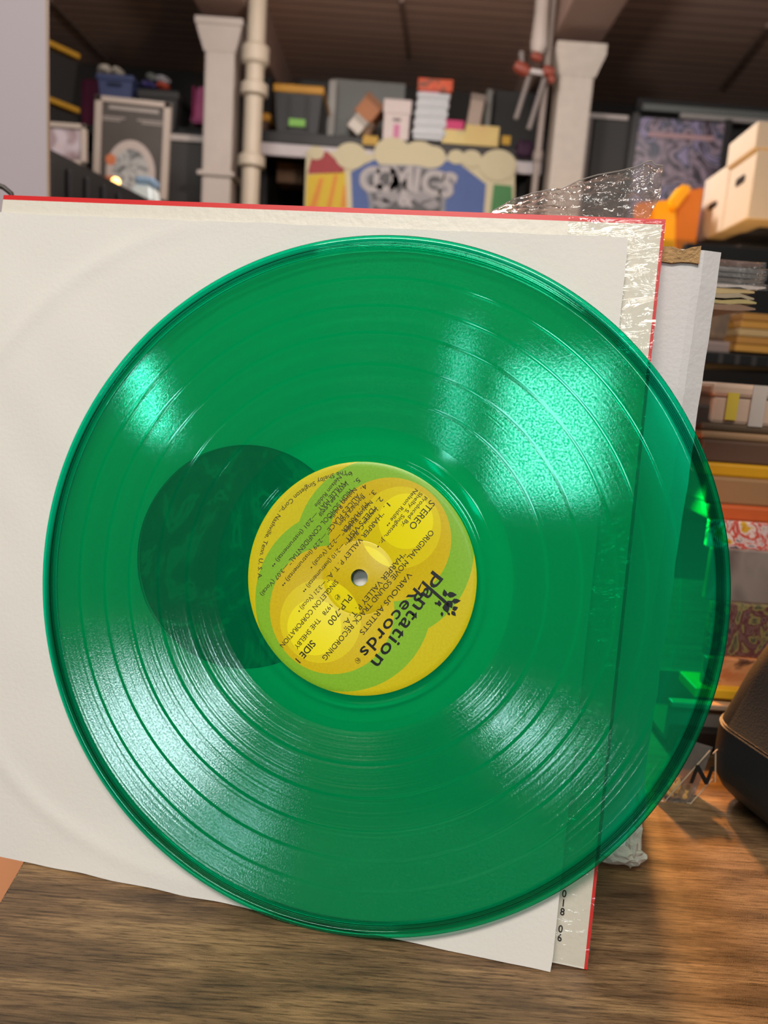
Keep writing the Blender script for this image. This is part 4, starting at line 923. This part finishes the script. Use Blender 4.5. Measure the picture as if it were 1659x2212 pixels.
# ------------------------------------------------------------------ far left
pbox('dark_screen', 'dark grey upright screen left of the smooth white column', 'screen', 362, 306, 462, 620, 4.66, .03, mat('screen_grey', (66, 66, 66)), .004)
pbox('pale_rail', 'long pale rail over the dark screen left of smooth column', 'rail', 350, 292, 470, 305, 4.64, .04, mat('rail_white', (190, 182, 178)), .003)
FR = mat('poster_frame', (170, 158, 148), .5, .04)
def lposter(t, w, h, d):
    obj('support_post', BX((-.02, .011, -t.location.z-.76), (.02, .03, h*.8)), FR, t)
    fw = w*.09
    for a, b in (((-w/2, 0), (-w/2+fw, h)), ((w/2-fw, 0), (w/2, h)), ((-w/2, h-fw*.8), (w/2, h)), ((-w/2, 0), (w/2, fw))):
        obj('frame_side', BX((a[0], -.01, a[1]), (b[0], .02, b[1]), .003), FR, t)
    obj('print', BX((-w/2+fw, 0, fw), (w/2-fw, .01, h-fw*.8)), mat('print_dark', (70, 64, 60), .5, .25, 9), t)
    bm = bmesh.new(); n = 40; c = (-.0*w, h*.27)
    for k in range(n):
        a = 2*math.pi*k/n; b = 2*math.pi*(k+1)/n
        q = [bm.verts.new((c[0]+r*math.cos(t_), -.002, c[1]+.01+r*math.sin(t_)*1.25)) for r, t_ in ((w*.33, a), (w*.33, b), (w*.24, b), (w*.24, a))]; bm.faces.new(q)
    obj('pale_ring', bm, mat('ring_pale', (176, 164, 158), .5), t)
    bm = bmesh.new(); disk(bm, (c[0], c[1]+.01), w*.24, -.0015, 32, ry=w*.30); obj('round_picture', bm, patches('bw_face', [(40, 42, 44), (120, 122, 122), (176, 176, 174), (70, 74, 76)], 11, .5, 1.5, 2), t)
    bm = bmesh.new()
    for x0, x1, z in ((-.32, .34, .885), (-.40, -.10, .80), (-.40, -.16, .775), (.06, .40, .80), (.12, .40, .775)): box(bm, (x0*w, -.003, z*h), (x1*w, -.001, z*h+(.035*h if z > .85 else .014*h)))
    obj('print_lines', bm, mat('print_pale', (150, 142, 136), .5), t)
    bm = bmesh.new(); disk(bm, (-w*.27, h*.40), w*.07, -.0035, 16); obj('orange_spot', bm, mat('spot_orange', (190, 110, 70), .5), t); bm = bmesh.new(); disk(bm, (-w*.27, h*.22), w*.08, -.0035, 16, ry=w*.03); obj('orange_spot', bm, mat('spot_orange', (190, 110, 70), .5), t)
pbox('framed_poster', 'black and white poster with a pale ring in a beige frame, upper left', 'poster', 200, 222, 362, 432, 4.1, .01, None, build=lposter, tilt=.03)
def sposter(t, w, h, d):
    obj('support_post', BX((-.02, .011, -t.location.z-.76), (.02, .03, h*.8)), FR, t)
    obj('print', BX((-w/2+.02, 0, .02), (w/2-.02, .01, h-.02)), patches('pink_cover', [(90, 76, 78), (150, 132, 136), (186, 176, 184), (196, 140, 110)], 8, .4, 1, 3), t)
    for a, b in (((-w/2, 0), (-w/2+.02, h)), ((w/2-.02, 0), (w/2, h)), ((-w/2, h-.02), (w/2, h)), ((-w/2, 0), (w/2, .02))): obj('frame_side', BX((a[0], -.01, a[1]), (b[0], .02, b[1]), .003), FR, t)
pbox('framed_poster', 'smaller pinkish framed picture partly behind the lilac grey partition', 'poster', 60, 268, 186, 352, 3.6, .01, None, build=sposter)
LT = 3.9
for k, (py, lb) in enumerate(((90, 'upper black tote with yellow lid, beside the lilac grey partition'), (212, 'lower black tote with yellow lid, beside the lilac grey partition'))):
    p = at(128, py, LT); w = .22; h = .24; t = thing('storage_tote', lb, 'tote', (at(152, py, LT).x-.20, LT, p.z-h), 'black totes at far left'); t.rotation_euler = (0, 0, math.radians(-28))
    lid_tote(t, w, h, .2, mat('black_tote2', (14, 14, 15), .5), mat('dull_yellow_lid', (150, 112, 24), .5), lt=.026)
    q = at(130, py+75, LT-.1)
pbox('tote_rack', 'black rack carrying the yellow lidded totes at far left', 'shelf', -60, 318, 150, 330, LT, .5, BLK, .004)
sb = thing('side_shelf', 'dark shelf at far left holding the blue bin and pink bags', 'shelf', tuple(at(300, 285, 4.7)))
ZL = sb.location.z+.0202; wL = span(340, 4.7, 1.5); obj('shelf_board', BX((-wL/2, 0, -.03), (wL/2, .5, .02), .004), BLK, sb); obj('back_panel', BX((-wL/2, .5, -2.2), (wL/2, .53, .0)), mat('shadow_black', (14, 13, 13)), sb)
def bluebin(t, w, h, d):
    bm = bmesh.new(); taper(bm, -w/2+.03, w/2-.03, .02, d-.02, 0, h, .03, .02); obj('body', bm, mat('blue_plastic', (66, 76, 116), .5), t)
    obj('rim', BX((-w/2-.006, -.01, h-.03), (w/2+.006, d+.01, h), .006), mat('blue_plastic', (66, 76, 116)), t)
    bm = bmesh.new(); box(bm, (-w*.2, -.016, h*.78), (w*.2, -.008, h*.84), .002); obj('grip', bm, mat('blue_dark', (40, 46, 74), .5), t)
pbox('storage_bin', 'blue plastic bin on the far left shelf, above the ring poster', 'bin', 210, 166, 286, 284, 4.7, .3, None, build=bluebin, base=ZL)
for k, (x0, x1, y0, y1, lb) in enumerate(((212, 250, 146, 166, 'white crumpled bag on the blue bin, left one'), (246, 268, 150, 166, 'small white bag on the blue bin, right one'))):
    p = at((x0+x1)/2, (y0+y1)/2, 4.75); bm = bmesh.new(); crumple(bm, 0, 0, 0, span(x1-x0, 4.7)/2*.9, .08, span(y1-y0, 4.7)/2, k+2, 3)
    o = obj('plastic_bag', bm, mat('bag_white', (190, 184, 172), .5), label=lb, category='bag', smooth=True); o.location = p
pbox('duffel_bag', 'dark magenta bag left of the blue bin', 'bag', 172, 172, 214, 284, 4.9, .2, mat('magenta_cloth', (84, 14, 50), .8), .03, base=ZL)
pbox('storage_bin', 'dark grey bin with small things on top, right of the blue bin', 'bin', 296, 198, 386, 284, 4.7, .3, None, build=lambda t, w, h, d: lid_tote(t, w, h, d, mat('dark_grey_bin', (50, 51, 52), .6), mat('dark_grey_bin', (50, 51, 52))), base=ZL)
for x0, x1, y0, y1, c, lb in ((308, 342, 178, 192, (70, 66, 120), 'small blue packet on the dark grey bin'), (340, 366, 180, 194, (180, 80, 62), 'small red packet on the dark grey bin'), (336, 366, 166, 180, (150, 152, 158), 'clear bottle caps bag above the red packet'), (318, 336, 160, 176, (110, 116, 112), 'grey pouch behind the blue packet')):
    p = at((x0+x1)/2, (y0+y1)/2, 4.75); bm = bmesh.new(); crumple(bm, 0, 0, 0, span(x1-x0, 4.7)/2, .05, span(y1-y0, 4.7)/2, x0, 3); o = obj('small_packet', bm, mat('packet_%d' % x0, c, .4), label=lb, category='packet', smooth=True); o.location = p
p = at(426, 276, 4.78); p.z = ZL+.075; t = thing('pink_bag', 'bright pink upright bag left of the smooth column', 'bag', tuple(p)); w = span(34, 4.65); h = span(76, 4.65)
bm = bmesh.new(); taper(bm, -w*.5, w*.75, 0, .12, 0, h, -.03, -.02); bmesh.ops.bevel(bm, geom=bm.edges[:], offset=.012, segments=2, affect='EDGES'); obj('body', bm, mat('pink_cloth', (178, 84, 130), .7, .25, 12), t)
obj('fold', BX((-w*.35, -.01, h*.1), (-w*.2, .02, h*.95), .004), mat('pink_dark', (140, 30, 84), .7), t)
pbox('dark_pouch', 'dark cushion under the pink bag beside smooth column', 'cushion', 380, 276, 456, 292, 4.72, .3, mat('cushion_dark', (22, 22, 26), .8), .01, base=ZL)

# black stand with record bins, seen from its long side
P1 = at(100, 318, 2.2); P2 = at(340, 440, 2.75); zt = P1.z
d2 = (Vector((P2.x, P2.y, 0))-Vector((P1.x, P1.y, 0))); L2 = d2.length; d2.normalize(); n2 = Vector((-d2.y, d2.x, 0))
st = thing('record_stand', 'black record display stand receding at left, below the ring poster', 'stand', mw=frame(Vector((P1.x, P1.y, -.76)), d2, n2, Vector((0, 0, 1))))
bm = bmesh.new(); hz = zt+.76; h2 = at(340, 440, 2.75).z+.76
pr = [(-.5, 0), (L2, 0), (L2, h2), (0, hz), (-.5, hz+.1)]
poly(bm, pr, 0, .35); obj('side_board', bm, mat('stand_black', (16, 16, 18), .5), st)
bm = bmesh.new()
for k in range(7): box(bm, (k*L2/7, -.012, .02), (k*L2/7+.012, 0, hz-(hz-h2)*(k/7)-.03), .002)
obj('divider', bm, mat('stand_edge', (34, 36, 42), .4), st)
w = span(54, 2.75); h = at(302, 394, 2.75).z-(min(h2, hz)-.76)
print('STAND', hz, h2)
t = thing('plastic_jug', 'pale blue translucent container by the stand, in front of ring poster', 'container', (at(302, 440, 2.75).x, 2.75, min(h2, hz)-.76+.0005))
bm = bmesh.new(); taper(bm, -w*.48, w*.55, 0, .1, 0, h, -.008, -.004); bmesh.ops.bevel(bm, geom=bm.edges[:], offset=.012, segments=3, affect='EDGES'); obj('body', bm, mat('pale_blue_plastic', (205, 222, 228), .25, .03), t)
obj('cap', BX((-w*.28, .01, h-.004), (w*.5, .09, h+.022), .008), mat('cap_blue', (120, 150, 180), .4), t)
bm = bmesh.new(); bmesh.ops.create_uvsphere(bm, u_segments=18, v_segments=10, radius=.014)
b0 = thing('amber_glint', 'tiny amber light reflection beside the pale blue container, added as a glowing ball', 'glint', tuple(at(250, 393, 2.6)))  # amber light reflection, imitated by an added glowing ball on a post
obj('glint_ball', bm, emis('amber_glow', (255, 196, 110), 5), b0, smooth=True)
obj('glint_post', BX((-.008, -.008, -.06), (.008, .008, -.012), .002), BLK, b0)

# near left: tall cabinet and the box beside the desk
LG = mat('lilac_grey_laminate', (190, 180, 186), .55, .015, 4)
cabn = thing('partition_panel', 'tall thin lilac grey partition panel at the left edge, behind the jacket', 'partition', (at(104, 200, .8).x, .8, -.76))
obj('body', BX((-.55, 0, 0), (0, .004, 1.95), .0008), LG, cabn)
obj('edge_strip', BX((-.0016, -.0012, 0), (.0004, -.0002, 1.95)), mat('edge_tan', (176, 158, 140), .5), cabn)
bm = bmesh.new(); tube(bm, [at(-60, 388, .5), at(-10, 398, .5), at(8, 405, .5), at(24, 418, .5), at(30, 440, .5), at(20, 600, .5), at(10, 900, .5)], .0016, 8)
obj('cable', bm, mat('cable_black', (50, 42, 38), .5), label='thin dark cable peeking over the red jacket edge at left', category='cable', smooth=True)
ob = thing('cardboard_box', 'orange tan cardboard box on the floor, left of the desk', 'box', (-.42, .45, -.76))
OC = mat('orange_tan_card', (206, 142, 96), .6, .05)
obj('body', BX((-.2, -.28, 0), (.2, .25, .60), .003), OC, ob)
for s in (-1, 1): obj('flap', BX((-.2, -.015+s*.13-.12, .602), (.2, -.015+s*.13+.12, .606), .001), OC, ob)
